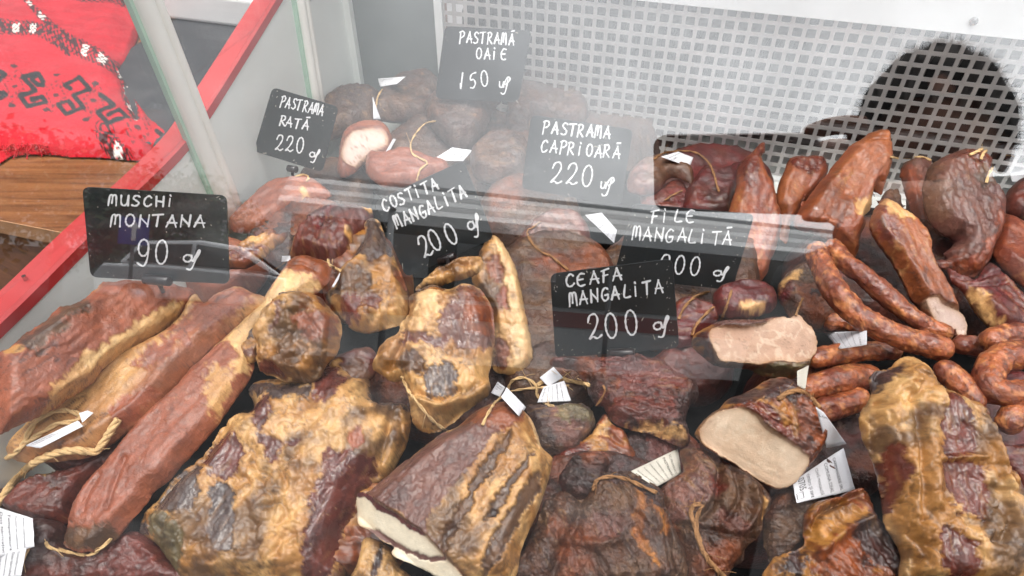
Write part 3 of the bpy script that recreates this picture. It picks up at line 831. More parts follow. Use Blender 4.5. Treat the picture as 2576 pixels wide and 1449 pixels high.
M_cloth = meat_mat('woven_wool', rough=.9, bump=.5, bscale=500, coat=0, spec=.2, fleck=.12)
TYP['cloth']['mat'] = M_cloth
def band(line, hw, blobs, key_w='white', cell=6.0, dens=.50):
    P = spline(pts(line), False, 6)
    hw_ = np.atleast_1d(hw)
    def f(Q, col):
        d, near, s = seg_dist(Q, P, False)
        L = s.max() + 1e-6
        w_ = np.interp(s / L, np.linspace(0, 1, len(hw_)), hw_)
        side = (Q - near); sgn = np.sign(side[:, 0] * 0 + side[:, 1] + .3 * side[:, 0])
        u = np.floor(s / cell); v = np.floor(sgn * d / cell + .5)
        chk = ((u + v) % 2 == 0)
        edge = d > w_ * .72
        blk = (d < w_) & (chk | ((~edge) & (_hash(u, v, u * 0, 5) < dens * .7)))
        col = mixc(col, PALL['black'][0], blk * .92)
        wh = (d < w_ * .62) & ((np.abs(((s + 13) % 46) - 23) < 9) & (_hash(np.floor((s + 13) / 46), v * 0, v * 0, 8) < blobs))
        wh &= (np.floor((s + d * sgn) / 3.2) % 3 != 0)
        return mixc(col, PALL['white'][0], wh * .9)
    return f
bands = [band('K: 190 -20 250 80 340 190 420 270 520 370 640 460 780 540 900 600 1000 640', (7, 8, 10, 17, 20, 17), .55),
         band('K: -20 275 100 290 200 300 330 330 430 380 560 480 600 520', (17, 17, 15, 12, 5), .5),
         band('K: 500 -20 640 40 800 70 960 60 1180 90', (16, 22, 24, 24), .8),
         band('K: 1000 600 1060 700 1080 820 1110 930 1150 1040', (12, 18, 18, 16, 8), .95),
         band('K: 900 1160 930 1240 980 1300 1060 1350', (24, 24, 22, 16), .8)]
K_ = REG['K'][2]
def diamonds(Q, col):
    for (cx, cy) in ((165, 805), (505, 880), (815, 930), (1170, 1130), (-140, 740)):
        X = (Q[:, 0] / K_ - cx); Y = (Q[:, 1] / K_ - cy)
        a = math.radians(14); x = X * math.cos(a) + Y * math.sin(a); y = -X * math.sin(a) + Y * math.cos(a)
        r1 = np.abs(x) / 84 + np.abs(y) / 100
        t = np.arctan2(y, x) * 5.1
        dots = ((np.abs(r1 - 1) < .11) | (np.abs(r1 - 1.5) < .08) & (np.abs(y) > 40)) & (np.sin(t * 2.6) > -.1)
        ctr = (np.hypot(x / 26, y / 20) < 1)
        col = mixc(col, PALL['black'][0], (dots * .7 + ctr * .85).clip(0, 1))
    for (cx, cy) in ((150, 620), (500, 690), (145, 965), (430, 1005), (750, 1085), (830, 790)):
        col = mixc(col, PALL['black'][0], (np.hypot((Q[:, 0] / K_ - cx) / 30, (Q[:, 1] / K_ - cy) / 18) < 1) * .9)
    return col
def clothpost(Q, col, S, T):
    col = diamonds(Q, col)
    for b_ in bands: col = b_(Q, col)
    weave = (np.sin(S * 2200) * np.sin(T * 2200))
    return col * (1 + .10 * weave)[:, None]
c0 = ray(200, 300); c0 = c0 * ((VDECK - TH_ - .003) / (c0 @ vv))
SW = 6.0
piece('cloth', 'red woven wool cloth with black and white traditional motifs lying on the wooden table', 'cloth',
      'Z: -60 -60 352 -60 350 -10 358 40 345 100 322 150 303 182 318 210 345 255 372 290 428 330 440 345 412 356 392 372 402 384 384 404 330 404 250 398 180 396 120 390 40 392 -60 392',
      0, 'cloth', g=2.6, tr=.14, rough=1.5, amp=.003, plane=(c0, -vv), tmax=.016, back=.12,
      patches=[('K: 400 770 350 680 230 725 335 840 215 890 275 975 425 940 390 890 310 915', 'black', .25, 0, 6.2),
               ('K: 350 690 300 740 350 790 400 800', 'black', .25, 0, 5.8),
               ('K: 625 830 575 795 690 725 785 835 650 885 735 990 590 1040 525 960 610 935 650 985', 'black', .25, 0, 5.8),
               ('K: 870 875 975 955 850 1025 935 1115 1095 1055 1020 990 935 1045', 'black', .25, 0, 6.2),
               ('K: -30 640 85 705 -20 800', 'black', .25, 0, 6.2), ('K: -30 830 95 880 0 940 -40 930', 'black', .25, 0, 6.2),
               ('K: 1310 1115 1370 1150 1430 1110', 'black', .25, 0, 5.8)],
      ridges=[('K: -40 1150 200 1140 420 1160 700 1150 1000 1170 1240 1210', 5, -.010), ('K: -40 1205 300 1215 800 1230 1200 1290', 22, .010),
              ('K: 180 0 400 260 600 430 1000 640', 30, .006), ('K: 80 400 300 520 560 560', 40, -.008), ('K: 600 -40 900 250 1150 260', 60, .008),
              ('K: 980 620 1080 820 1160 1040', 10, -.007), ('K: 1040 640 1140 840 1200 1040', 14, .006)],
      post=clothpost)
fm = MB(); rng = np.random.default_rng(8)
for i in range(46):
    x = -10 + i * 2.9 + rng.normal(0, 1); y = 388 + rng.normal(0, 3) - .02 * x
    L = rng.uniform(14, 34); an = math.radians(rng.uniform(60, 150))
    q = [ray(x + L * t * math.cos(an) + rng.normal(0, 1.5), y - 22 + L * t * math.sin(an)) for t in (0, .35, .7, 1)]
    q = [v * ((VDECK - TH_ - .014 * (1 - t) - .0015) / (v @ vv)) for v, t in zip(q, (0, .3, .7, 1))]
    fm.tube(c2w(np.array(q)), .0007, 5)
cl_ = [o for o in COL.objects if o.name == 'cloth'][0]
M_yarn = simple('red_yarn', (206, 40, 56), .9, var=.2, scale=200)
fr_ = fm.build('fringe', M_yarn, cl_); fr_['kind'] = 'stuff'
# dark mat and white box further back on the table
M_mat = simple('dark_rubber', (44, 46, 50), .7, var=.15, scale=30)
mt = MB(); mt.cbox(-.85, -.575, .62, 1.35, TH_ + .001, TH_ + .006)
tag(mt.build('rubber_mat', M_mat), 'dark grey rubber mat on the table beyond the red cloth', 'mat')
wb = ray(440, 10); wb = wb * ((VDECK - TH_ - .03) / (wb @ vv)); wa, wbb = wb @ rr, wb @ dd
bx = MB(); bx.cbox(wa - .06, wa + .30, wbb - .01, wbb + .24, TH_ + .007, TH_ + .055)
ob = bx.build('white_box', M_white); md = ob.modifiers.new('b', 'BEVEL'); md.width = .006; md.segments = 3
tag(ob, 'white box standing on the dark mat past the cloth', 'box')

# shallow black trays under the heap
M_tray = simple('black_tray_plastic', (14, 15, 15), .8, var=.15, scale=20, bump=.1, spec=.08)
for i, (a0, a1) in enumerate(((-.465, .03), (.04, .50), (.51, .98))):
    t = MB(); t.cbox(a0, a1, .10, .86, .001, .006)
    for q in ((a0, a1, .10, .104), (a0, a1, .856, .86)): t.cbox(*q, .0062, .026)
    for q in ((a0, a0 + .004), (a1 - .004, a1)): t.cbox(*q, .1042, .8558, .0062, .026)
    tag(t.build('meat_tray', M_tray), ['black tray under the loins and fat bellies', 'black tray under the neck pieces', 'black tray under the sausages and rib slab'][i], 'tray', 'black trays under the meats')
# ------------------------------------------------------------------ the street, seen mirrored in the front glass
def at(az, dist, z=0.0):
    a = math.radians(az); return np.array([dist * math.sin(a), -dist * math.cos(a), z])
M_leaf = simple('tree_leaves', (58, 74, 40), .7, var=.45, scale=3)
M_bark = simple('tree_bark', (84, 70, 58), .9, var=.2)
M_kw = simple('kiosk_white', (196, 198, 198), .6, var=.06)
M_kd = simple('kiosk_interior', (112, 94, 72), .9, var=.2)
M_kr = simple('kiosk_red_counter', (150, 34, 30), .5, var=.1)
M_kg = simple('kiosk_grey_metal', (128, 130, 132), .5, .3, var=.1)
M_car = simple('white_car_paint', (218, 220, 222), .25, var=.02, coat=.6)
M_win = simple('car_window', (24, 28, 30), .1, var=.05)
M_tyre = simple('black_rubber', (26, 26, 27), .8, var=.1)
M_rim = simple('alloy_rim', (150, 150, 154), .3, .8)
M_blue = simple('blue_sign_paint', (28, 62, 160), .4, var=.04)
M_signw = simple('white_sign_paint', (230, 232, 236), .4, var=.03)

# kiosk across the street
P1, P2 = at(-45.5, 9.5), at(12, 14.5)
kd = P2 - P1; kl = np.linalg.norm(kd); kd /= kl; kn_ = np.array([-kd[1], kd[0], 0]); kn_ *= np.sign(kn_ @ P1)
kiosk = empty('kiosk', tuple((P1 + P2) / 2 + kn_), 'white roofed kiosk with a red striped counter across the street, mirrored', 'kiosk')
kiosk['_o'] = list(kiosk.location)
def kb(u0, u1, d0, d1, z0, z1):
    q = [P1 + kd * u0 + kn_ * d0, P1 + kd * u1 + kn_ * d0, P1 + kd * u1 + kn_ * d1, P1 + kd * u0 + kn_ * d1]
    return [(p[0], p[1], z0) for p in q] + [(p[0], p[1], z1) for p in q]
m = MB(); m.hexa(kb(-.1, kl, -.1, 3, 2.36, 2.42)); m.build('roof', M_kw, kiosk)
def slope(u0, u1, d0, z0, d1, z1, th=.02):
    q = [P1 + kd * u0 + kn_ * d0 + np.array([0, 0, z0]), P1 + kd * u1 + kn_ * d0 + np.array([0, 0, z0]), P1 + kd * u1 + kn_ * d1 + np.array([0, 0, z1]), P1 + kd * u0 + kn_ * d1 + np.array([0, 0, z1])]
    return [p - np.array([0, 0, th]) for p in q] + q
for i in range(5):               # awning of pale and grey strips
    t0, t1 = i / 5, (i + .94) / 5
    m = MB(); m.hexa(slope(-.05, kl, -1.15 + 1.0 * t0, 1.94 + .42 * t0, -1.15 + 1.0 * t1, 1.94 + .42 * t1)); m.build('awning_strip', M_kg if i % 2 else M_kw, kiosk)
m = MB(); m.hexa(kb(-.05, kl, -1.20, -1.17, 1.80, 1.93)); m.build('fascia', M_kw, kiosk)
m = MB(); m.hexa(kb(0, kl, 2.6, 2.7, 0, 2.35)); m.hexa(kb(0, .1, 0, 2.59, 0, 2.35)); m.build('wall', M_kd, kiosk)
m = MB(); m.hexa(kb(.2, kl, -.1, .5, 0, .88)); m.build('counter', M_kw, kiosk)
m = MB(); m.hexa(kb(.2, kl, -.13, -.105, .62, .84)); m.build('red_stripe', M_kr, kiosk)
for u in (.6, 4.3, 8.2):
    m = MB(); m.tube([P1 + kd * u - kn_ * .7 + np.array([0, 0, .0]), P1 + kd * u - kn_ * .7 + np.array([0, 0, 2.0])], .035, 10); m.build('pole', M_kg, kiosk, smooth=True)
for u, z, w_, h_ in ((1.2, 1.15, .7, .6), (2.3, .95, .9, .75), (3.3, 1.25, .5, .5)):
    m = MB(); m.hexa(kb(u, u + w_, .3, .36, z, z + h_)); m.build('menu_board', M_kw, kiosk)

# trees
def tree(name, label, az, dist, htop, rad, seed, tr_h=1.4):
    base = at(az, dist); rg = np.random.default_rng(seed)
    root = empty(name, tuple(base), label, 'tree', 'trees across the street'); root['_o'] = list(root.location)
    m = MB(); m.tube([base, base + [.1, .05, htop * .4], base + [.05, -.1, htop * .8]], [.14, .10, .03], 8)
    for i in range(6):
        a = rg.uniform(0, 6.28); z = htop * rg.uniform(.3, .65)
        m.tube([base + [.08, 0, z], base + [rad * .55 * math.cos(a), rad * .55 * math.sin(a), z + htop * .2]], [.06, .015], 6)
    m.build('trunk', M_bark, root, smooth=True)
    V = []; F = []; N = 5200
    cl = [(base + [rad * .62 * math.cos(a) * q, rad * .62 * math.sin(a) * q, z], r) for a, q, z, r in
          zip(rg.uniform(0, 6.28, 24), rg.uniform(.2, 1, 24), rg.uniform(min(tr_h, htop - 1.4), htop - .35, 24), rg.uniform(.35, .75, 24) * rad * .55)]
    for i in range(N):
        c, r = cl[rg.integers(0, 24)]; d = rg.normal(0, 1, 3); d /= np.linalg.norm(d); p = c + d * r * rg.uniform(.3, 1.08)
        e = rg.normal(0, 1, 3); e /= np.linalg.norm(e); f_ = np.cross(e, rg.normal(0, 1, 3)); f_ /= np.linalg.norm(f_); s = rg.uniform(.05, .11)
        n = len(V); V += [p - e * s, p + f_ * s * .5, p + e * s, p - f_ * s * .5]; F.append((n, n + 1, n + 2, n + 3))
    mesh_obj('crown', np.array(V), np.array(F), M_leaf, root, None, False)
tree('broadleaf_tree', 'tallest leafy green tree mirrored at the left over the red cloth', -60, 17, 3.35, 2.6, 1)
tree('broadleaf_tree', 'leafy green tree mirrored behind the parked car', -51.5, 20, 3.2, 2.3, 2)
tree('broadleaf_tree', 'round green tree at the far left of the street', -69, 15, 3.2, 2.4, 3)
tree('broadleaf_tree', 'lower bushy tree between the blue sign and the kiosk', -56, 24, 3.4, 2.4, 4, .6)

# parked car
cpos = at(-49, 14.5); cy = math.radians(-32)
ex = np.array([math.cos(cy), math.sin(cy), 0]); ey = np.array([-math.sin(cy), math.cos(cy), 0]); ez = np.array([0, 0, 1.])
car = empty('parked_car', tuple(cpos), 'white parked car mirrored across the loins under the Muschi card', 'car'); car['_o'] = list(car.location)
def cp(x, y, z): return cpos + ex * x + ey * y + ez * z
low = [(-2.1, .35), (-2.15, .7), (-2.0, .92), (-1.0, .97), (.9, .95), (1.9, .80), (2.12, .62), (2.1, .35)]
top = [(-1.75, .95), (-1.45, 1.38), (-.4, 1.48), (.35, 1.42), (1.15, .95)]
def extr(prof, w0, w1):
    n = len(prof); V = [cp(x, s * (w0 if z < 1 else w1), z) for s in (-1, 1) for x, z in prof]
    return V, [tuple(range(n))[::-1], tuple(range(n, 2 * n))] + [(i, (i + 1) % n, n + (i + 1) % n, n + i) for i in range(n)]
m = MB(); m.add(*extr(low, .86, .86)); m.add(*extr(top, .80, .62)); b_ = m.build('body', M_car, car)
md = b_.modifiers.new('b', 'BEVEL'); md.width = .05; md.segments = 2
for s in (-1, 1):
    for q in ([(-1.6, 1.0), (-1.36, 1.32), (-.52, 1.40), (-.52, 1.0)], [(-.44, 1.0), (-.44, 1.40), (.25, 1.35), (.92, 1.0)]):
        V = [cp(x, s * (.812 - (z - .95) * .36), z) for x, z in q] + [cp(x, s * (.828 - (z - .95) * .36), z) for x, z in q]
        m = MB(); m.hexa(V); m.build('side_window', M_win, car)
m = MB(); m.hexa([cp(1.12, -.66, 1.0), cp(1.12, .66, 1.0), cp(.46, .56, 1.37), cp(.46, -.56, 1.37), cp(1.15, -.66, 1.02), cp(1.15, .66, 1.02), cp(.49, .56, 1.39), cp(.49, -.56, 1.39)]); m.build('windscreen', M_win, car)
for x in (-1.35, 1.3):
    for s in (-1, 1):
        m = MB(); m.tube([cp(x, s * .70, .32), cp(x, s * .88, .32)], .32, 20); w_ = m.build('wheel', M_tyre, car)
        m = MB(); m.tube([cp(x, s * .872, .32), cp(x, s * .89, .32)], .19, 16)
        mesh_obj('rim', np.array(m.v), m.f, M_rim, w_)
for s in (-1, 1):
    m = MB(); m.hexa([cp(2.0, s * .45, .62), cp(2.0, s * .8, .62), cp(2.13, s * .8, .62), cp(2.13, s * .45, .62), cp(1.95, s * .45, .76), cp(1.95, s * .8, .76), cp(2.02, s * .8, .76), cp(2.02, s * .45, .76)]); m.build('headlight', M_rim, car)

# blue sign
sp = at(-56.2, 11.5); sg = empty('street_sign', tuple(sp), 'blue square street sign with a white arrow, mirrored in the Muschi card', 'street sign'); sg['_o'] = list(sg.location)
su = np.array([math.cos(math.radians(-56)), math.sin(math.radians(-56)), 0]); sn = np.array([-su[1], su[0], 0]); sn *= np.sign(sn @ -sp)
m = MB(); m.tube([sp, sp + [0, 0, 1.75]], .03, 8); m.build('pole', M_kg, sg)
def sq(x0, x1, z0, z1, o): return [sp + su * x + sn * (.035 + o + e) + np.array([0, 0, z]) for e in (0, .01) for x, z in ((x0, z0), (x1, z0), (x1, z1), (x0, z1))]
m = MB(); m.hexa(sq(-.2, .2, 1.28, 1.68, 0)); m.build('plate', M_blue, sg)
m = MB(); m.hexa(sq(-.03, .03, 1.34, 1.56, .012)); m.add(sq(-.09, .09, 1.52, 1.52, .013)[:2] + [sp + su * 0 + sn * .05 + np.array([0, 0, 1.63])], [(0, 1, 2)]); m.build('arrow', M_signw, sg)
# steel pole standing on the pavement
pp = at(-39.5, 4.2); m = MB(); m.tube([pp, pp + [0, 0, 1.62]], .022, 10); m.tube([pp + [0, 0, 1.62], pp + [0, 0, 1.66]], [.03, .01], 10)
tag(m.build('bollard_pole', M_kg, smooth=True), 'thin grey steel pole standing on the pavement, mirrored over the belly pieces', 'pole')

# ------------------------------------------------------------------ the photographer, holding the phone
M_skin = simple('skin', (132, 90, 72), .6, var=.06, scale=20, spec=.2)
M_hair = simple('dark_hair', (24, 20, 19), .7, var=.2, scale=90, spec=.1)
M_shirt = simple('dark_jacket', (22, 22, 26), .9, var=.2, scale=60, spec=.08)
M_trs = simple('dark_trousers', (26, 28, 36), .9, var=.15, scale=60, spec=.08)
M_phone = simple('dark_red_phone', (66, 18, 22), .3, var=.05)
M_lens = simple('lens_glass', (14, 14, 16), .1, var=.05)
def rel(*p): return CAMPOS + np.array(p, float)
def skin_chain(name, J, E, root_i=0, sub=2):
    me = bpy.data.meshes.new(name); me.from_pydata([tuple(j[:3]) for j in J], E, [])
    ob = bpy.data.objects.new(name, me); COL.objects.link(ob)
    sm = ob.modifiers.new('s', 'SKIN'); sm.use_smooth_shade = True
    for i, j in enumerate(J):
        r = j[3]; d = me.skin_vertices[0].data[i]; d.radius = (r, j[4] if len(j) > 4 else r); d.use_root = (i == root_i)
    ss = ob.modifiers.new('u', 'SUBSURF'); ss.levels = sub; ss.render_levels = sub
    dg = bpy.context.evaluated_depsgraph_get(); ev = ob.evaluated_get(dg); m2 = ev.to_mesh()
    V = np.array([v.co[:] for v in m2.vertices]); F = [tuple(p.vertices) for p in m2.polygons]
    ev.to_mesh_clear(); bpy.data.objects.remove(ob); bpy.data.meshes.remove(me)
    return V, F
HC = np.array([.226, -.455, .108])      # head centre, from the lens
pers = None
J = []; E = []
def jn(p, r, parent=None, r2=None):
    q = rel(*p); J.append((q[0], q[1], q[2], r) + ((r2,) if r2 else ())); i = len(J) - 1
    if parent is not None: E.append((parent, i))
    return i
pel = jn((.25, -.60, -.62), .150, None, .105)
wst = jn((.25, -.60, -.44), .140, pel, .100); chs = jn((.245, -.58, -.22), .165, wst, .110); ups = jn((.24, -.545, -.085), .135, chs, .09)
nk = jn((.235, -.525, -.02), .062, ups); nk2 = jn((.231, -.49, .03), .056, nk); hd = jn((.228, -.47, .09), .062, nk2)
ls = jn((.075, -.56, -.11), .066, ups); le = jn((.01, -.60, -.38), .050, ls); lw = jn((.0, -.50, -.60), .033, le); lh = jn((.0, -.48, -.68), .030, lw, .018)
rs_ = jn((.405, -.54, -.03), .095, ups); re = jn((.47, -.33, .01), .080, rs_); rf = jn((.33, -.21, -.03), .058, re); 
def cj(x, y, z): return tuple(c2w(np.array([x, y, z])) - CAMPOS)
rw = jn(cj(.165, .070, -.075), .034, rf); rh = jn(cj(.138, .048, -.040), .032, rw, .024); rk = jn(cj(.130, .012, -.026), .032, rh, .022); rk2 = jn(cj(.132, -.012, -.020), .026, rk, .016)
lk = [pel]
for sx in (-1, 1):
    hp = jn((.25 + sx * .095, -.60, -.70), .090, pel); kn2 = jn((.25 + sx * .105, -.57, -1.0 + .12), .066, hp); an = jn((.25 + sx * .11, -.60, -1.27), .042, kn2); ft_ = jn((.25 + sx * .12, -.47, -1.315), .038, an, .03)
V, F = skin_chain('person', J, E, 0, 2)
F = list(F); V = list(V)
# head: a shaped ball
U_, W_ = 32, 22
hv = []
for i in range(W_ + 1):
    th = math.pi * i / W_
    for j in range(U_):
        ph = 2 * math.pi * j / U_
        x = math.sin(th) * math.cos(ph); y = math.sin(th) * math.sin(ph); z = math.cos(th)      # y towards the glass = face
        sx_, sy_, sz_ = .077, .098, .118
        if z < 0: sx_ *= 1 - .30 * z * z; 
        if z < 0 and y < 0: sy_ *= 1 - .25 * z * z
        p = np.array([x * sx_, y * sy_, z * sz_])
        if y > .5:
            nz = math.exp(-((x / .16) ** 2)) * math.exp(-((z + .12) / .22) ** 2); p[1] += .024 * nz
            for s in (-1, 1): p[1] -= .010 * math.exp(-(((x - s * .38) / .2) ** 2 + ((z - .12) / .14) ** 2))
            p[1] += .006 * math.exp(-((x / .3) ** 2 + ((z + .46) / .09) ** 2)) - .004 * math.exp(-((x / .3) ** 2 + ((z + .42) / .03) ** 2)); p[1] += .008 * math.exp(-((x / .3) ** 2 + ((z + .8) / .15) ** 2))
        hv.append(rel(*HC) + p)
n0 = len(V); V += hv
for i in range(W_):
    for j in range(U_): F.append((n0 + i * U_ + j, n0 + i * U_ + (j + 1) % U_, n0 + (i + 1) * U_ + (j + 1) % U_, n0 + (i + 1) * U_ + j))
def blob(c, s, n=10):
    b0 = len(V)
    for i in range(n + 1):
        th = math.pi * i / n
        for j in range(n): V.append(rel(*c) + np.array([s[0] * math.sin(th) * math.cos(2 * math.pi * j / n), s[1] * math.sin(th) * math.sin(2 * math.pi * j / n), s[2] * math.cos(th)]))
    for i in range(n):
        for j in range(n): F.append((b0 + i * n + j, b0 + i * n + (j + 1) % n, b0 + (i + 1) * n + (j + 1) % n, b0 + (i + 1) * n + j))
for s in (-1, 1): blob((HC[0] + s * .083, HC[1] - .008, HC[2] - .01), (.012, .022, .032))
# fingers of the right hand, closed round the end of the phone; a relaxed left hand
def finger(p, r):
    Jf = [(*rel(*q), r * (1 - .12 * i)) for i, q in enumerate(p)]
    v_, f_ = skin_chain('finger', Jf, [(i, i + 1) for i in range(len(p) - 1)], 0, 1)
    b0 = len(V); V.extend(list(v_)); F.extend([tuple(q + b0 for q in t) for t in f_])
def hf_(p, r): finger([cj(*q) for q in p], r)
hf_([(.142, -.012, -.022), (.146, -.026, -.004), (.124, -.027, .008), (.102, -.020, .009)], .0110)   # index over the top edge
hf_([(.150, .006, -.020), (.152, .000, .004), (.126, .000, .011), (.098, .002, .008)], .0105)
hf_([(.150, .028, -.022), (.152, .022, .004), (.126, .024, .011), (.100, .026, .008)], .0102)
hf_([(.146, .048, -.024), (.148, .046, .002), (.126, .050, .009), (.104, .050, .008)], .0090)
hf_([(.130, .045, -.034), (.112, .030, -.026), (.092, .018, -.021), (.078, .010, -.0195)], .0110)  # thumb on the screen side
blob((.235, -.53, -.015), (.125, .10, .085), 16)     # the jacket's turned up collar
for i, (dx, L_) in enumerate(((-.018, .075), (-.006, .085), (.006, .08), (.018, .065))):
    finger([(dx, -.478, -.69), (dx * 1.2, -.470, -.69 - L_ * .5), (dx * 1.2, -.480, -.69 - L_)], .0085)
finger([(.02, -.46, -.66), (.038, -.445, -.69), (.036, -.440, -.725)], .0095)
person = mesh_obj('person', np.array(V), F, M_shirt, None, (CAMPOS[0] + .25, CAMPOS[1] - .6, 0), True)
me = person.data; me.materials.append(M_skin); me.materials.append(M_trs)
cz = np.array([V[f[0]] for f in F]) - CAMPOS
mi = np.zeros(len(F), int)
mi[cz[:, 2] < -.62] = 2
mi[(cz[:, 2] > .035) & (cz[:, 0] < .33)] = 1
mi[(cz[:, 1] > -.10)] = 1
mi[(np.hypot(cz[:, 0], cz[:, 1] + .49) < .09) & (cz[:, 2] < -.60) & (cz[:, 2] > -.85)] = 1
me.polygons.foreach_set('material_index', mi); me.update()
tag(person, 'person in a dark jacket holding up a phone, mirrored as a dark outline', 'person')
# hair
hv = []; hf = []; rg = np.random.default_rng(4)
for i in range(13):
    th = math.pi * .52 * i / 12
    for j in range(U_):
        ph = 2 * math.pi * j / U_; x = math.sin(th) * math.cos(ph); y = math.sin(th) * math.sin(ph); z = math.cos(th)
        front = max(y, 0)
        zz = max(z, .30 * front + (-.35 if y < 0 else -.12) * (1 - front)) if y > -.2 else z
        sc = 1.0 + .03 * math.sin(7 * ph) + .02 * math.sin(11 * th + 3 * ph)
        hv.append(rel(*HC) + np.array([x * .097 * sc, y * .108 * sc - .008, zz * .128 * sc]))
for i in range(12):
    for j in range(U_): hf.append((i * U_ + j, i * U_ + (j + 1) % U_, (i + 1) * U_ + (j + 1) % U_, (i + 1) * U_ + j))
hb = len(hv)
for k in range(2600):            # loose strands
    p = hv[rg.integers(0, hb)]; d = p - rel(*HC); d /= np.linalg.norm(d); t = d + rg.normal(0, .55, 3); t /= np.linalg.norm(t); L_ = rg.uniform(.008, .022)
    w_ = np.cross(t, rg.normal(0, 1, 3)); w_ /= np.linalg.norm(w_); b0 = len(hv)
    hv += [p - w_ * .0005 - d * .004, p + w_ * .0005 - d * .004, p + t * L_]; hf.append((b0, b0 + 1, b0 + 2))
mesh_obj('hair', np.array(hv), hf, M_hair, person, None, True)

# the phone: the picture is taken through its lens
ph_ = MB()
def pc(x, y, z): return c2w(np.array([x, y, z]))
x0, x1, y0, y1, z0, z1 = -.029, .116, -.019, .0525, -.0105, -.0025
rim = []
for cx_, cy_, s in ((x1 - .011, y1 - .011, 0), (x0 + .011, y1 - .011, 90), (x0 + .011, y0 + .011, 180), (x1 - .011, y0 + .011, 270)):
    for t in range(0, 91, 15): rim.append((cx_ + .011 * math.cos(math.radians(s + t)), cy_ + .011 * math.sin(math.radians(s + t))))
n = len(rim)
ph_.add([pc(x, y, z0) for x, y in rim] + [pc(x, y, z1) for x, y in rim], [tuple(range(n)), tuple(range(n, 2 * n))[::-1]] + [(i, n + i, n + (i + 1) % n, (i + 1) % n) for i in range(n)])
ph_o = ph_.build('phone', M_phone)
tag(ph_o, 'dark red phone held level in front of the glass by the mirrored person', 'phone')
for lx, ly in ((.0, .0), (-.002, .021), (.018, .010)):
    m = MB(); m.tube([pc(lx, ly, -.0026), pc(lx, ly, -.0012)], .0075, 20); m.build('lens', M_lens, ph_o)
# ------------------------------------------------------------------ the meats
LO = 'smoked pork loins at the left end'
# underlying heap, showing dark in the gaps
def heap(label, cx, cy, rx, ry, h, typ, ang=0, seed=0, **k):
    r = np.random.default_rng(seed + int(cx))
    a = np.linspace(0, 2 * math.pi, 11)[:-1]
    P = np.c_[cx + rx * np.cos(a) * r.uniform(.85, 1.1, 10), cy + ry * np.sin(a) * r.uniform(.85, 1.1, 10)]
    piece('cured_meat', label, 'cured meat', 'Z: ' + ' '.join('%.1f %.1f' % tuple(p) for p in P), h, typ, ang, g=6, group='cured meats at the bottom of the heap', **k)
for lab, cx, cy, rx, ry, h, ty in [
    ('dark meat glimpsed under the cut bacon and the big belly slab', 900, 1330, 170, 150, .03, 'rust'),
    ('dark meat glimpsed between the belly slab and the neck pieces in the middle', 1130, 1010, 200, 130, .03, 'dark'),
    ('dark meat under the brown neck pieces at the bottom edge', 1500, 1330, 260, 190, .03, 'dark'),
    ('dark meat under the cut loin with the torn label', 1880, 1250, 230, 180, .025, 'dark'),
    ('dark meat in the shadow left of the big rib slab', 2110, 1130, 130, 160, .02, 'dark'),
    ('dark meat under the coiled sausages at the right edge', 2480, 1180, 200, 240, .03, 'maroon'),
    ('dark meat in the gap behind the paler sausages', 2200, 720, 260, 170, .015, 'dark'),
    ('dark meat in the gap below the flat curved loin', 2480, 760, 160, 170, .015, 'dark'),
    ('brown meat half hidden behind the tilted price card', 1400, 800, 190, 230, .03, 'brown'),
    ('brown meat behind the two neck price cards', 1700, 720, 240, 160, .03, 'brown'),
    ('dark meat behind the wrinkled burgundy piece', 800, 650, 170, 120, .02, 'dark'),
    ('dark meat in the dim back of the case under the far cards', 1180, 440, 260, 150, .015, 'ash'),
    ('brownish meat in the haze of reflections behind the roe deer card', 1480, 330, 220, 130, .02, 'ash'),
    ('pinkish meat at the foot of the left end wall', 560, 690, 120, 90, .03, 'wpink'),
    ('dark meat against the metal back beside the fallen label', 1790, 470, 170, 90, .015, 'maroon'),
    ('dark meat in the gap between the pale loin and the twine braid', 230, 1130, 130, 80, .06, 'reddark'),
    ('brown meat in the gap right of the tall belly strip', 1390, 960, 130, 100, .05, 'brown'),
    ('dark meat in the gap below the burgundy neck piece', 1640, 1170, 140, 100, .05, 'dark'),
    ('dark meat in the gap between the cut loin and the neck card', 1740, 930, 110, 90, .045, 'maroon'),
    ('dark meat in the gap right of the cut loin', 1990, 1010, 130, 130, .045, 'dark'),
    ('brown meat in the gap behind the purple topped belly', 930, 720, 120, 120, .05, 'rust'),
    ('brown meat in the gap between the belly strip and the tilted card', 1330, 560, 130, 110, .045, 'brown'),
    ('dark meat at the foot of the duck card stalk', 850, 490, 100, 80, .03, 'ash'),
    ('dark meat in the gap beside the salmon loin end', 700, 610, 90, 80, .04, 'dark'),
    ('dark meat at the lower left corner below the loins', 140, 1330, 190, 140, .015, 'reddark')]:
    heap(lab, cx, cy, rx, ry, h, ty)

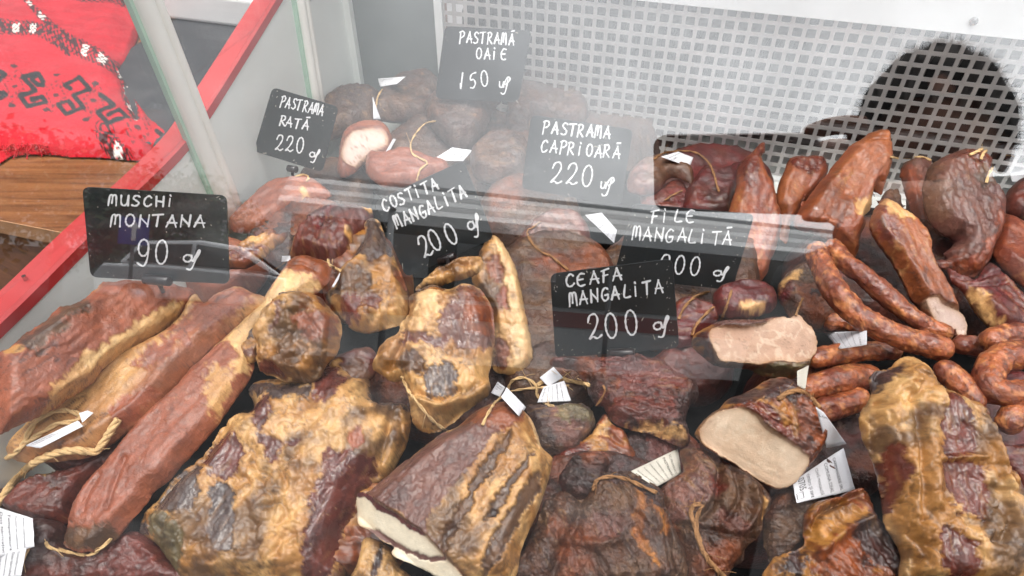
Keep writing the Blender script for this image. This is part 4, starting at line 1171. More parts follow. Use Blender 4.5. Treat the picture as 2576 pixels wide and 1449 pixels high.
# --- left: loins
piece('smoked_loin', 'broad reddish loin with a ragged upper edge, lying closest to the end wall', 'loin',
      '4: -20 1350 60 1260 130 1190 220 1130 310 1070 440 960 560 930 620 890 720 800 800 770 1100 770 1300 810 1400 835 1430 900 1400 960 1300 1060 1180 1150 1060 1220 900 1310 760 1390;7: 700 30 600 110 480 180 400 240 300 290 200 340 100 375 -20 400',
      .10, 'loin', ang=-38, tr=.62, z0=.598, kap=.3, tilt=(.2, 0), group=LO, rough=4, amp=.004,
      patches=[('4: 1250 960 1060 1060 900 1150 760 1260 600 1330 520 1449 700 1449 900 1310 1100 1210 1280 1070', 'pale', 6), ('7: 300 290 330 160 430 40 520 -20 700 -30 700 30 600 110 480 180 400 240', 'tan', 6),
               ('4: 120 1210 240 1120 400 1010 560 930 640 980 480 1090 330 1230 200 1330', 'brown', 10), ('4: 0 1300 60 1260 130 1260 120 1330 60 1340', 'fat', 4)])
piece('smoked_loin', 'pale tan loin lying between the two redder loins', 'loin',
      '4: 1400 860 1480 930 1560 880 1700 820 1850 860 1960 930 1800 1050 1700 1130 1600 1200 1500 1290;7: 1350 0 1200 170 1050 320 900 430 800 500 650 590 450 620 250 640 100 610 50 540 150 430 300 310 420 250 560 150 700 50;4: 760 1385 1100 1215 1300 1070',
      .080, 'loinpale', ang=-40, tr=.62, z0=.618, group=LO, amp=.003,
      patches=[('4: 1560 890 1760 830 1900 900 1750 1040 1500 1180 1300 1330 1180 1449 1020 1449 1230 1250 1420 1050', 'pink', 10), ('7: 830 310 960 220 1050 170 1180 160 1050 300 930 390 880 360', 'wpink', 5)])
piece('smoked_loin', 'long salmon red loin with a creamy fat top, third from the end wall', 'loin',
      '7: 1820 -10 1740 120 1640 260 1560 370 1480 470 1400 560 1300 660 1220 760 1100 850 1060 920 1000 1000 930 1060 900 1110 840 1180 700 1270 560 1275 460 1220 490 1100 530 950 600 830 660 750 760 650 850 550 950 430 1050 310 1200 170 1330 20;4: 1400 1400 1560 1240 1700 1110 1800 1010 1900 910 2000 760 2080 640 2150 590 2270 600 2400 660 2370 790 2250 880 2100 960 1960 1060 1880 1200 1850 1330',
      .082, 'wpink', ang=-50, tr=.62, z0=.604, group=LO, amp=.004,
      patches=[('4: 1560 1240 1700 1110 1800 1010 1900 910 2000 790 2080 740 2300 800 2330 850 2250 900 2100 960 1960 1060 1880 1200 1830 1330 1800 1449 1700 1449 1760 1330 1700 1260', 'pale', 7),
               ('4: 2070 650 2150 590 2270 600 2400 660 2370 770 2220 760 2080 720', 'rust', 6), ('7: 1560 0 1700 0 1720 90 1620 240 1560 330 1540 200', 'tan', 8), ('7: 500 1110 640 1120 820 1120 880 1120 840 1180 700 1270 560 1275 470 1220', 'brown', 7)],
      ridges=[('7: 960 640 880 830 830 1000', 6, -.003), ('7: 780 760 700 880 660 1010', 6, -.002), ('4: 2110 700 2200 690 2320 740', 3, -.003)])
piece('cured_meat', 'dark brown red end of meat beneath the twine at the left edge', 'cured meat',
      '7: 40 930 140 830 240 740 400 700 600 640 750 560 850 540 830 620 760 690 640 790 600 840 540 950 500 1060 380 1090 230 1050 80 990', .060, 'reddark', ang=-30, tr=.7,
      patches=[('7: 180 690 300 640 470 610 580 620 500 700 420 740 260 750', 'olive', 5), ('7: 250 740 300 680 420 660 520 640 430 720 330 750', 'tan', 4)])
piece('cured_meat', 'wrinkled maroon brown meat at the bottom left corner under a loop of twine', 'cured meat',
      '7: 120 1260 230 1050 420 1060 490 1120 470 1210 560 1275 700 1270 850 1170 1010 1130 1180 1260 1230 1340 1400 1500 120 1500', .050, 'reddark', ang=-20, tr=.6, amp=.006)

# --- middle: belly
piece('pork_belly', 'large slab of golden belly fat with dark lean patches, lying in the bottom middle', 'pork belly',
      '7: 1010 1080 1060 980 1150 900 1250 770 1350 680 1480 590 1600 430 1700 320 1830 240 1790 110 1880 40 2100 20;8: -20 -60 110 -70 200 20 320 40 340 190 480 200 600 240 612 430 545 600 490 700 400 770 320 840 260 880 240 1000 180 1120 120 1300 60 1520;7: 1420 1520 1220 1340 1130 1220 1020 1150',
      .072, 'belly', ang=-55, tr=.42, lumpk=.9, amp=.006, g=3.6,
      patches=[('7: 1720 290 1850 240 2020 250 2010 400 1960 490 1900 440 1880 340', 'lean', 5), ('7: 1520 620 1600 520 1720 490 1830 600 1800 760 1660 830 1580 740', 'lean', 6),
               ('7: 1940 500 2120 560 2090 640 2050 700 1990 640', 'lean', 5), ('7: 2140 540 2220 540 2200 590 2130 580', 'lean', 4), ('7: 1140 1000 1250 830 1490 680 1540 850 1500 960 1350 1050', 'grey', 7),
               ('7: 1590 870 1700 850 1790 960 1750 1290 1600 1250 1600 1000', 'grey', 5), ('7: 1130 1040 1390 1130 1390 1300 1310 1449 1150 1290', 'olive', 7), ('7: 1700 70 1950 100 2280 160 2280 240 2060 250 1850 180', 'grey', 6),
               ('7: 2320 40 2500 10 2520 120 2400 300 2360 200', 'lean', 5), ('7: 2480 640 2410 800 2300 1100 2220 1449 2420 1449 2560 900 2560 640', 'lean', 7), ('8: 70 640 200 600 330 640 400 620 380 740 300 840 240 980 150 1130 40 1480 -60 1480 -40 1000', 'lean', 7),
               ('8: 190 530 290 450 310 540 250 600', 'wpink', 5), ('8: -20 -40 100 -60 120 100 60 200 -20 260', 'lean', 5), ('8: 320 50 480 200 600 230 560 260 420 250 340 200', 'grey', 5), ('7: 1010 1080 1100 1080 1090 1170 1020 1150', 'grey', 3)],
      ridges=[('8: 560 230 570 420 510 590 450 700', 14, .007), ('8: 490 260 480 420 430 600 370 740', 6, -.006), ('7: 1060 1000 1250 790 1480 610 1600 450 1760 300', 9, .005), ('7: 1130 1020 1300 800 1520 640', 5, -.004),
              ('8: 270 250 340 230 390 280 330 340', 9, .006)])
piece('pork_belly', 'knobbly cream coloured lump of fat meat on the belly slab beside the loins', 'pork belly',
      'B: 340 730 460 600 480 520 560 420 680 330 700 260 800 235 960 225 1100 260 1230 290 1300 380 1380 470 1480 560 1510 700 1500 850 1470 970 1420 1060 1330 1130 1280 1230 1200 1350 1060 1400 960 1390 800 1380 640 1320 520 1290 440 1220 420 1110 430 980 410 860',
      .135, 'belly', ang=-30, tr=.62, kap=.35, lumpk=1.25, amp=.009, g=3.2,
      patches=[('B: 690 340 720 250 960 225 1100 260 950 330 760 400', 'grey', 4), ('B: 780 480 860 440 840 620 780 720 680 800 740 620', 'mauve', 5), ('B: 1060 560 1500 560 1480 820 1250 920 1060 860 1030 700', 'rust', 8), ('B: 420 1110 600 1170 760 1250 780 1380 640 1320 500 1280', 'lean', 5),
               ('B: 560 430 780 450 720 520 560 520', 'orange', 5), ('B: 1220 300 1330 380 1360 460 1250 400', 'dark', 3)])
piece('pork_belly', 'small grey warty lump of fat squeezed between the third loin and the knobbly belly lump', 'pork belly',
      'B: 270 860 290 760 340 690 430 620 475 640 470 740 440 820 470 920 420 1000 430 1080 340 1130 270 1080 220 1000 215 920', .118, 'belly', tr=.8, lumpk=1.2, g=3.4, patches=[('B: 280 830 330 690 430 630 470 660 440 790 330 860', 'grey', 5), ('B: 220 1000 330 1000 420 1010 420 1090 280 1090', 'mauve', 5)])
piece('cured_meat', 'mauve lean meat with a fat rim showing under the warty lump beside the belly', 'cured meat',
      'B: 1100 1340 1280 1230 1400 1080 1560 1000 1700 950 1850 930 1950 1000 1960 1120 1950 1240 1900 1340 1760 1449 1600 1500 1300 1500', .095, 'maw', ang=20, tr=.5, amp=.004,
      patches=[('B: 1330 1160 1440 1150 1520 1230 1580 1320 1450 1340 1330 1290', 'fat', 5)])
piece('pork_neck', 'burgundy wrinkled neck meat edged with fat, behind the knobbly fat lump', 'pork neck',
      'A: 850 1060 840 980 870 900 900 820 940 720 1000 630 1100 530 1230 440 1380 400 1500 410 1650 400 1750 420 1880 440 1900 560 1850 680 1780 760 1700 860 1660 1000 1560 1120 1400 1180 1250 1150 1100 1080 960 1080',
      .088, 'reddark', ang=88, tr=.55, g=3.6, amp=.004,
      patches=[('A: 870 980 900 830 980 670 1100 540 1240 440 1380 400 1390 430 1240 500 1110 610 990 740 930 860 890 1000', 'tan', 3), ('A: 1560 810 1640 830 1650 960 1600 1060 1620 960', 'fat', 3), ('A: 1700 430 1880 410 1930 520 1800 520', 'fat', 4), ('A: 1260 500 1420 560 1350 820 1280 920 1220 740', 'maroon', 8)])
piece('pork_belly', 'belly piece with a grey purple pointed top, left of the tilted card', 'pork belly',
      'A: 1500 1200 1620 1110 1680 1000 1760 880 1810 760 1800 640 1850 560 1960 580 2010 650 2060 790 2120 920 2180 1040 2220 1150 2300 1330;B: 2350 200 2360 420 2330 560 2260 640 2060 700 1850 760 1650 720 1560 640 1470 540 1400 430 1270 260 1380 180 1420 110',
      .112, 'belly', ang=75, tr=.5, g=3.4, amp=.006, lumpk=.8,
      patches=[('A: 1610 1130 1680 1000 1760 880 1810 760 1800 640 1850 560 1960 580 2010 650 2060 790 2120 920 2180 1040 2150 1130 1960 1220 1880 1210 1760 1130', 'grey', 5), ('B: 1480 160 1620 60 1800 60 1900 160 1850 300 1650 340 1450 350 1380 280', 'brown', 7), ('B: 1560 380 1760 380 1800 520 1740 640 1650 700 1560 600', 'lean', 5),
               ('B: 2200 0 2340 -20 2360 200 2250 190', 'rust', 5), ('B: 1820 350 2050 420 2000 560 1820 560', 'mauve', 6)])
piece('pork_belly', 'tall upright belly strip with a smooth creamy rind down its right side', 'pork belly',
      '5: 1180 440 1240 450 1300 520 1350 600 1390 700 1420 830 1450 1000 1480 1150 1500 1260 1505 1330 1450 1410 1400 1440 1330 1449 1230 1430 1200 1300 1225 1150 1205 1000 1140 900 1075 800 1060 720 1090 620 1140 520',
      .108, 'belly', ang=78, tr=.62, kap=.3, g=3.2, lumpk=.7, amp=.003,
      patches=[('5: 1240 455 1300 520 1350 600 1390 700 1420 830 1450 1000 1480 1150 1505 1330 1450 1410 1370 1400 1350 1250 1345 1100 1320 950 1300 800 1290 700 1260 580', 'pale', 4, .001), ('5: 1190 640 1250 600 1290 720 1290 830 1220 800', 'rust', 5), ('5: 1220 1230 1300 1200 1330 1280 1310 1400 1240 1400', 'rust', 4), ('5: 1240 900 1300 850 1320 1000 1260 980', 'wpink', 4)])
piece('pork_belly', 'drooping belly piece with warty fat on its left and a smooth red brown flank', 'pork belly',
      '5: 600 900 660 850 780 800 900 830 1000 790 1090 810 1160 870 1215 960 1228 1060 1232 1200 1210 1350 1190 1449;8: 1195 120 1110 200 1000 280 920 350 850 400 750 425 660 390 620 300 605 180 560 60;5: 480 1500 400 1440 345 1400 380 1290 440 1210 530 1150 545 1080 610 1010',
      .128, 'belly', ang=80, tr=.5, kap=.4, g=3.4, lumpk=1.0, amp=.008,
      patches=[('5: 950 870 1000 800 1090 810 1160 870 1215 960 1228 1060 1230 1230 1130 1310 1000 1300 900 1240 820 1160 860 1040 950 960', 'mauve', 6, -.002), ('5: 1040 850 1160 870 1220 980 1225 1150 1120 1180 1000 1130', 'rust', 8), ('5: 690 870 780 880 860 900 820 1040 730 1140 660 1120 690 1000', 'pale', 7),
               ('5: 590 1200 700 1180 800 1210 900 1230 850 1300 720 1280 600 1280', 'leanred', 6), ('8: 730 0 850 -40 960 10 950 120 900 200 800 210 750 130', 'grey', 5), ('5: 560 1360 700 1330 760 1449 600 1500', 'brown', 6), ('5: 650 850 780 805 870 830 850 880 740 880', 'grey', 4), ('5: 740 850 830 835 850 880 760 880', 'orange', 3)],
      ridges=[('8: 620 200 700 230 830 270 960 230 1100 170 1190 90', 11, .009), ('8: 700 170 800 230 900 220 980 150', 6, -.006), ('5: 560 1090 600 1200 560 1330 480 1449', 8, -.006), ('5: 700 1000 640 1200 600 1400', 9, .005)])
piece('fat_strip', 'rope of bubbly golden fat arching over the drooping belly piece, below the tilted card', 'fat strip',
      '5: 650 835 690 785 760 730 800 690 900 660 980 610 1080 590 1130 600 1148 655 1115 715 1040 745 950 775 860 795 760 830 690 855', .158, 'belly', ang=-25, tr=.9, kap=.3, lumpk=1.3, g=3.0, amp=.004,
      patches=[('5: 660 840 720 810 840 790 880 800 760 850 690 860', 'brown', 3)])
# the cut block
piece('bacon_block', 'bacon block with a smooth mauve top and striped side, cut open at its near end', 'bacon',
      '8: 250 885 330 830 450 730 560 640 700 530 830 430 960 370 1050 290 1150 230 1290 195 1400 240 1480 310 1530 420 1560 520 1625 580 1640 640 1600 800 1530 1000 1420 1250 1330 1520 960 1520 700 1400 490 1300 495 1240 420 1200 320 1120 240 1080 235 985',
      .108, 'belly', ang=-52, tr=.52, g=2.9, lumpk=.55, amp=.004, rough=1.8, tmax=.05,
      patches=[('8: 250 885 330 830 450 730 560 640 700 530 830 430 960 390 1080 400 1180 430 1280 470 1180 570 1080 720 970 830 880 960 800 1060 740 1190 640 1120 540 1040 420 980 330 900', 'maw', 4, -.0005), ('8: 960 380 1050 290 1150 230 1290 195 1400 240 1420 330 1380 420 1260 460 1120 410', 'rust', 7),
               ('8: 1330 460 1260 560 1150 700 1060 850 990 1000 900 1180 850 1290 880 1330 960 1180 1050 1020 1130 860 1240 690 1330 560', 'brown', 4, -.003), ('8: 1500 620 1380 760 1290 860 1200 990 1160 1100 1230 1060 1340 900 1450 760', 'brown', 4, -.003), ('8: 1540 720 1430 880 1330 1040 1230 1200 1120 1449 1200 1449 1320 1240 1440 1020 1540 840', 'brown', 4, -.003),
               ('8: 1480 310 1560 420 1570 520 1530 560 1500 450', 'pale', 3, .002), ('8: 1200 1020 1235 1020 1235 1080 1205 1085', 'dark', 2)],
      cut=('8: 250 890 330 900 430 985 540 1045 640 1125 740 1195 850 1310 900 1370 990 1460 1010 1530 640 1530 480 1300 490 1245 410 1195 310 1120 235 1085 230 985', 'cutfat', 0),
      cutp=[('8: 245 885 330 890 430 975 540 1035 640 1115 745 1190 735 1205 620 1150 520 1070 400 1010 320 930 260 920', 'maroon', 1.5, 0), ('8: 310 1105 420 1150 540 1220 660 1290 780 1330 870 1340 890 1365 780 1365 640 1310 510 1240 400 1180 320 1125', 'maw', 2, -.002)])
piece('bacon_block', 'striped belly offcut peeping out below the cut bacon at the bottom edge', 'bacon',
      '8: 290 1180 420 1210 490 1270 540 1380 640 1520 200 1520 240 1350', .058, 'belly', ang=100, tr=.6, patches=[('8: 390 1260 430 1260 400 1449 350 1449', 'dark', 3)])

# --- middle right: neck
piece('pork_neck', 'dark burgundy neck piece with a red streaked side, right of the neck price card stalk', 'pork neck',
      'D: 640 300 760 250 1000 260 1250 270 1500 240 1750 210 1900 260 2080 290 2200 400 2500 560 2560 700 2530 830 2440 900 2400 1100 2450 1300 2390 1410 2250 1390 2000 1280 1800 1220 1640 1180 1480 1110 1400 1020 1330 900 1240 880 1150 760 1100 600 960 430 800 400 660 360',
      .095, 'dark', ang=0, tr=.5, g=3.4, amp=.006,
      patches=[('D: 1340 820 1560 800 1900 830 2200 880 2260 1000 2150 1150 1900 1160 1650 1090 1450 1020', 'leanred', 9), ('D: 1640 1180 1900 1170 2100 1190 2300 1240 2400 1330 2390 1410 2250 1390 2000 1290 1800 1230', 'tan', 6), ('D: 1200 300 1500 240 1800 230 2080 290 2200 420 2400 560 2300 760 1900 800 1500 740 1300 600', 'lean', 10)])
piece('pork_neck', 'grey brown round end of a neck piece just below the torn middle label', 'pork neck',
      'D: 330 900 480 860 700 880 900 850 1100 900 1200 980 1230 1120 1180 1220 1080 1340 940 1500 500 1500 430 1200', .082, 'grey', tr=.55, amp=.006, patches=[('D: 680 900 900 880 1130 950 1180 1100 1000 1130 760 1080', 'olive', 7)])
piece('pork_neck', 'reddish orange sinewy neck piece below the grey round end', 'pork neck',
      'D: 1180 1230 1260 1100 1330 1000 1400 1040 1440 1140 1560 1180 1660 1320 1720 1449;8: 2240 560 2210 690 2110 650 2000 610 1900 650 1750 760 1650 790 1600 640;D: 820 1449 960 1380 1080 1330', .078, 'rust', ang=30, tr=.5, amp=.006,
      patches=[('D: 1180 1250 1260 1150 1400 1060 1430 1200 1380 1330 1280 1320', 'tan', 5), ('8: 1600 500 1800 480 1900 560 1800 680 1650 740', 'leanred', 6)])
piece('pork_neck', 'dark crusty knob of neck meat in the middle of the bottom row', 'pork neck',
      '8: 1690 760 1720 680 1770 610 1880 580 2000 585 2050 650 2010 760 1960 860 1860 910 1750 890', .100, 'dark', tr=.7, lumpk=1.6, amp=.008, g=3.4)
piece('pork_neck', 'big brown neck piece with an orange streak at the bottom edge', 'pork neck',
      '8: 1540 1010 1600 890 1720 840 1850 900 1930 760 2050 700 2200 700 2320 760 2420 840 2455 950 2490 1050 2540 1520 1250 1520 1440 1250', .090, 'brown', ang=60, tr=.45, g=3.4, amp=.008,
      patches=[('8: 2210 850 2280 860 2300 960 2270 1040 2260 1150 2310 1290 2370 1400 2330 1410 2260 1300 2200 1180 2200 1060 2230 980', 'orange', 6), ('8: 2300 870 2400 960 2440 1080 2440 1180 2380 1190 2380 1060 2310 960', 'orange', 5), ('8: 1920 1050 2100 1050 2150 1150 2000 1220 1900 1150', 'mauve', 9), ('8: 1980 760 2200 720 2380 840 2400 980 2200 850', 'dark', 9)],
      ridges=[('8: 1850 900 1800 1100 1700 1300 1640 1449', 12, -.008), ('8: 2440 950 2440 1200 2480 1449', 8, -.008), ('8: 1700 1200 1900 1250 2100 1220', 12, .006)])
piece('pork_neck', 'wrinkled brown neck piece with a shiny mauve bulge and a trailing string', 'pork neck',
      '9: 200 600 330 580 430 620 560 700 640 760 720 830 800 920 812 1000 765 1060 755 1160 700 1222 640 1280 630 1350 560 1400 480 1520 250 1520 190 1300 140 1150 75 1080 65 960 65 865 150 790 225 730',
      .085, 'brown', ang=50, tr=.5, g=3.4, amp=.009,
      patches=[('9: 80 870 180 790 300 740 420 780 450 870 420 960 300 1000 240 1080 140 1100 90 1010', 'mauve', 7), ('9: 360 800 440 830 450 900 400 920', 'leanred', 5), ('9: 720 960 780 960 770 1050 740 1080', 'tan', 4), ('9: 420 1040 560 1100 640 1180 560 1200 440 1150', 'maw', 6)],
      ridges=[('9: 430 620 440 800 400 980 300 1100', 9, -.010), ('9: 520 760 560 950 480 1100', 8, -.007), ('9: 160 1120 350 1180 560 1210 700 1200', 7, -.007), ('9: 640 900 680 1040 600 1180', 8, .006)])
piece('pork_neck', 'dull olive brown meat in the narrow gap below the white torn label', 'pork neck',
      '9: 800 960 860 870 960 850 1080 880 1130 960 1080 1080 1060 1200 960 1300 840 1400 790 1300 765 1150', .070, 'brown', tr=.6, amp=.006)
piece('pork_neck', 'golden and black streaked neck piece curled at the bottom edge below the white torn label', 'pork neck',
      '9: 820 1350 900 1300 1040 1240 1030 1120 1060 1010 1130 950 1250 930 1380 870 1460 890 1495 980 1510 1050 1580 1100 1660 1200 1740 1300 1790 1520 840 1520', .088, 'rust', ang=50, tr=.5, g=3.4, amp=.009,
      patches=[('9: 1090 1050 1180 980 1320 990 1420 1040 1350 1130 1200 1200 1120 1300 1050 1250', 'gold', 8), ('9: 1330 1100 1480 1050 1600 1140 1700 1300 1650 1449 1500 1400 1360 1290', 'dark', 10), ('9: 900 1320 1040 1260 1000 1449 880 1449', 'dark', 7)],
      ridges=[('9: 1040 1140 1080 1020 1200 950 1380 890', 9, .009), ('9: 1090 1120 1140 1040 1280 970', 6, -.009), ('9: 1120 1300 1250 1180 1420 1090', 12, .008)])
piece('pork_neck', 'cut pork neck with a bare cream coloured slice facing the glass, hung with paper labels', 'pork neck',
      '9: 305 490 340 420 400 360 470 320 530 250 680 190 800 120 900 105 980 155 1010 200 1100 260 1165 330 1192 450 1180 560 1130 650 1085 690 1040 760 990 790 940 850 850 862 740 805 640 745 560 685 480 645 400 595 345 545',
      .118, 'rust', ang=35, tr=.75, kap=.35, g=2.9, amp=.006, rough=2.5,
      patches=[('9: 520 250 680 190 800 120 900 105 980 155 960 230 800 290 640 300 560 320', 'dark', 7), ('9: 930 290 1050 290 1150 380 1170 520 1080 640 980 560 900 420', 'rust', 7), ('9: 560 330 700 330 800 430 900 560 820 520 700 440', 'leanred', 6)],
      cut=('9: 325 475 360 400 450 345 560 352 640 400 720 480 850 560 950 630 1000 690 982 785 930 845 850 855 740 800 640 740 560 680 480 640 400 585 345 535', 'cutneck'))
piece('pork_loin', 'cut loin whose big pale slice faces the glass, lying right of the neck card', 'pork loin',
      '6: 285 1140 310 1085 400 1035 470 1000 600 985 740 990 850 970 930 985 1000 958 1055 1010 1100 1060 1127 1115 1127 1200 1085 1275 1065 1330 1000 1385 900 1395 760 1370 680 1330 560 1318 450 1305 370 1250 305 1190',
      .112, 'rust', ang=10, tr=.8, kap=.25, g=2.9, rough=2.0, amp=.004,
      patches=[('6: 440 1000 600 985 740 990 760 1040 600 1060 430 1050', 'mauve', 4), ('6: 680 1310 900 1290 1085 1270 1065 1330 1000 1385 900 1395 760 1370', 'olive', 6), ('6: 285 1140 330 1085 380 1140 420 1240 450 1305 370 1250 300 1190', 'dark', 5)],
      cut=('6: 365 1110 420 1060 600 1058 740 1030 790 1000 880 978 1000 960 1060 1020 1110 1080 1124 1180 1080 1260 950 1300 820 1285 700 1312 560 1300 440 1292 400 1220 368 1155', 'cutmeat'))
piece('pork_neck', 'dark shaggy meat wedged behind the cut loin and the neck card', 'pork neck',
      '6: 150 900 240 840 330 860 430 900 470 980 420 1040 330 1080 290 1160 200 1180 130 1100', .082, 'maroon', tr=.6, amp=.005)
piece('pork_neck', 'glossy wine red round of meat below the file card', 'pork neck',
      '6: 425 870 470 775 600 735 750 738 845 790 868 860 825 935 700 970 600 985 480 965', .092, 'maroon', tr=.75, amp=.004, patches=[('6: 600 920 760 900 780 940 700 970 610 975', 'tan', 4)])
piece('pork_neck', 'grey brown smooth meat standing between the wine red round and the long sausage', 'pork neck',
      '6: 870 820 900 710 1000 620 1100 590 1200 760 1260 880 1290 960 1160 1050 1010 1020 930 940', .084, 'brown', tr=.6, amp=.004,
      patches=[('6: 870 780 930 720 1010 700 990 760 900 790', 'fat', 4), ('6: 880 800 940 790 930 880 880 880', 'maroon', 4), ('6: 1080 830 1200 820 1190 880 1100 880', 'dark', 4)])

# --- right: fillets and loins leaning on the back panel
FI = 'brown red fillets leaning on the metal back'
piece('pork_fillet', 'tall orange brown fillet standing upright against the metal back', 'fillet',
      '3: 1510 900 1560 885 1610 890 1640 950 1640 1100 1605 1250 1575 1330;6: 1515 110 1500 230 1440 310 1470 330 1425 440 1420 520 1370 595 1330 560 1200 450 1100 405 1000 372 978 330 995 280 1020 230 1060 130;3: 1035 1400 1130 1280 1220 1170 1330 1030 1420 960 1460 930',
      .112, 'fillet', ang=-60, tr=.7, kap=.25, group=FI, g=3.2, patches=[('6: 1350 240 1450 180 1510 140 1500 230 1440 310 1380 330', 'tan', 6), ('6: 1000 270 1100 120 1250 100 1330 200 1250 330 1050 340', 'rust', 14)],
      ridges=[('3: 1420 985 1500 975 1640 985', 3, -.002), ('3: 1410 1010 1500 1000 1635 1010', 3, -.002)])
piece('pork_fillet', 'narrow pointed reddish fillet standing left of the tall orange brown one', 'fillet',
      '3: 530 1449 580 1290 605 1130 680 1050 772 972 782 1030 755 1080 800 1200 842 1260 862 1380;6: 900 270 882 420 822 600 760 720 640 740 560 700 590 520 545 330', .088, 'fillet', ang=-70, tr=.55, kap=.3, group=FI,
      patches=[('3: 605 1130 680 1050 772 972 782 1030 740 1090 690 1200 640 1300', 'leanred', 8), ('6: 640 420 760 420 740 600 660 640', 'wpink', 9)])
piece('pork_fillet', 'short broad rusty fillet behind the tall one', 'fillet',
      '3: 852 1400 900 1200 960 1085 1060 1068 1165 1065 1215 1150 1165 1260 1065 1365 1005 1449;6: 1000 300 960 345 935 470 880 420 890 270', .080, 'fillet', ang=-70, tr=.5, kap=.3, group=FI, patches=[('3: 960 1085 1165 1065 1215 1150 1150 1200 980 1180', 'leanred', 8)])
piece('pork_fillet', 'pale mauve end of meat at the left end of the fillets, lit clear of reflections', 'fillet',
      '3: -140 1180 -60 1100 0 1085 100 1090 240 1130 292 1180 288 1255 210 1230 140 1215 60 1300 -40 1330 -150 1300', .078, 'maw', tr=.6, group=FI)
piece('pork_fillet', 'dark maroon crusted meat between the mauve end and the pointed fillet', 'fillet',
      '3: 230 1380 260 1280 370 1155 480 1170 610 1110 600 1250 555 1380 520 1500 240 1480', .070, 'maroon', tr=.6, group=FI, amp=.005)
piece('pork_fillet', 'blackish red meat lying low in front of the mauve end', 'fillet',
      '3: -60 1320 60 1300 140 1230 230 1260 260 1340 260 1480 100 1480 -40 1430', .060, 'maroon', tr=.5, group=FI)
piece('pork_loin', 'cut dried loin with a pinkish white slice at its lower tip, right of the sausages', 'pork loin',
      '6: 1540 220 1590 165 1650 185 1720 250 1810 335 1885 450 1905 580 1965 700 2045 830 2085 930 2145 1010 2158 1090 2100 1100 2000 1072 1940 1035 1870 962 1830 892 1780 845 1735 740 1680 640 1640 565 1540 440 1495 330',
      .102, 'fillet', ang=65, tr=.8, kap=.4, g=3.0, patches=[('6: 1540 220 1590 165 1650 185 1720 250 1760 330 1700 340 1600 300', 'tan', 6), ('6: 1530 300 1620 330 1660 500 1600 520 1530 420', 'leanred', 7)],
      cut=('6: 1838 888 1905 868 1940 895 1990 920 2080 955 2145 1015 2156 1090 2100 1098 2060 1062 1970 1052 1900 975', 'cutpink'))
piece('pork_loin', 'thin mauve loin leaning on the metal back, left of the flat curved one', 'pork loin',
      '3: 1700 1230 1725 1120 1820 1085 1915 1110 1885 1220 1905 1280 1890 1449;6: 1900 320 1950 460 2010 560 1930 520 1850 420 1790 270 1745 130 1710 10', .076, 'maw', ang=75, tr=.7, patches=[('6: 1700 0 1790 0 1840 200 1900 360 1980 520 1860 420 1780 260', 'fillet', 7)], group='loins leaning on the metal back')
PALL['fillet_'] = PALL['fillet']
piece('pork_loin', 'flat curved brown loin with a beak like tip, hanging over the heap at the right', 'pork loin',
      '3: 1850 1330 1870 1230 1920 1120 2050 1050 2150 1028 2290 1060 2325 1130 2300 1230 2395 1350 2410 1449;6: 2405 200 2385 400 2335 500 2305 600 2230 692 2150 700 2060 662 1950 632 1888 602 1925 580 2025 575 1998 540 2045 500 2070 450 1985 400 1915 330 1865 220 1862 100',
      .112, 'maw', ang=70, tr=.55, kap=.3, g=3.2, amp=.003, group='loins leaning on the metal back',
      patches=[('6: 2330 250 2395 200 2385 400 2335 500 2305 600 2230 692 2150 700 2060 662 1950 632 2050 610 2180 560 2280 420', 'fillet', 10), ('3: 2000 1110 2150 1030 2290 1060 2325 1130 2250 1200 2100 1180', 'leanred', 9), ('3: 2100 1250 2250 1200 2350 1320 2200 1330', 'brown', 10)])
piece('pork_loin', 'smooth red brown loin slanting out of the right edge behind the curved one', 'pork loin',
      '6: 2350 420 2390 260 2440 270 2500 310 2560 350 2660 420 2660 860 2540 760 2420 650 2335 540', .088, 'fillet', ang=55, tr=.55, group='loins leaning on the metal back')
piece('cured_meat', 'dark purple wrinkled meat below the beak of the curved loin', 'cured meat',
      '6: 2020 630 2130 690 2230 705 2310 600 2400 660 2500 770 2600 890 2640 1060 2460 1075 2365 1062 2270 992 2195 900 2130 800 2050 720', .090, 'maroon', ang=50, tr=.6, amp=.006,
      patches=[('6: 2130 780 2200 840 2290 940 2370 1062 2270 992 2180 900', 'tan', 6), ('6: 2380 680 2500 790 2600 900 2600 1040 2450 1000 2380 860', 'lean', 8)],
      ridges=[('6: 2060 700 2200 740 2320 700 2390 690', 5, -.006), ('6: 2160 780 2280 790 2400 760', 5, -.005)])
piece('cured_meat', 'dark red knuckle of meat at the upper right edge under a label', 'cured meat',
      '3: 2400 1400 2430 1310 2500 1240 2580 1230 2660 1300 2660 1500 2480 1480', .085, 'maroon', tr=.7, group='loins leaning on the metal back')
piece('cured_meat', 'dark brown meat with a pale streak in the shadow behind the cut dried loin', 'cured meat',
      '3: 1560 1390 1600 1310 1680 1310 1720 1400 1740 1480;6: 1750 130 1790 280 1700 260 1640 190 1560 190 1520 120', .062, 'brown', ang=70, tr=.6)
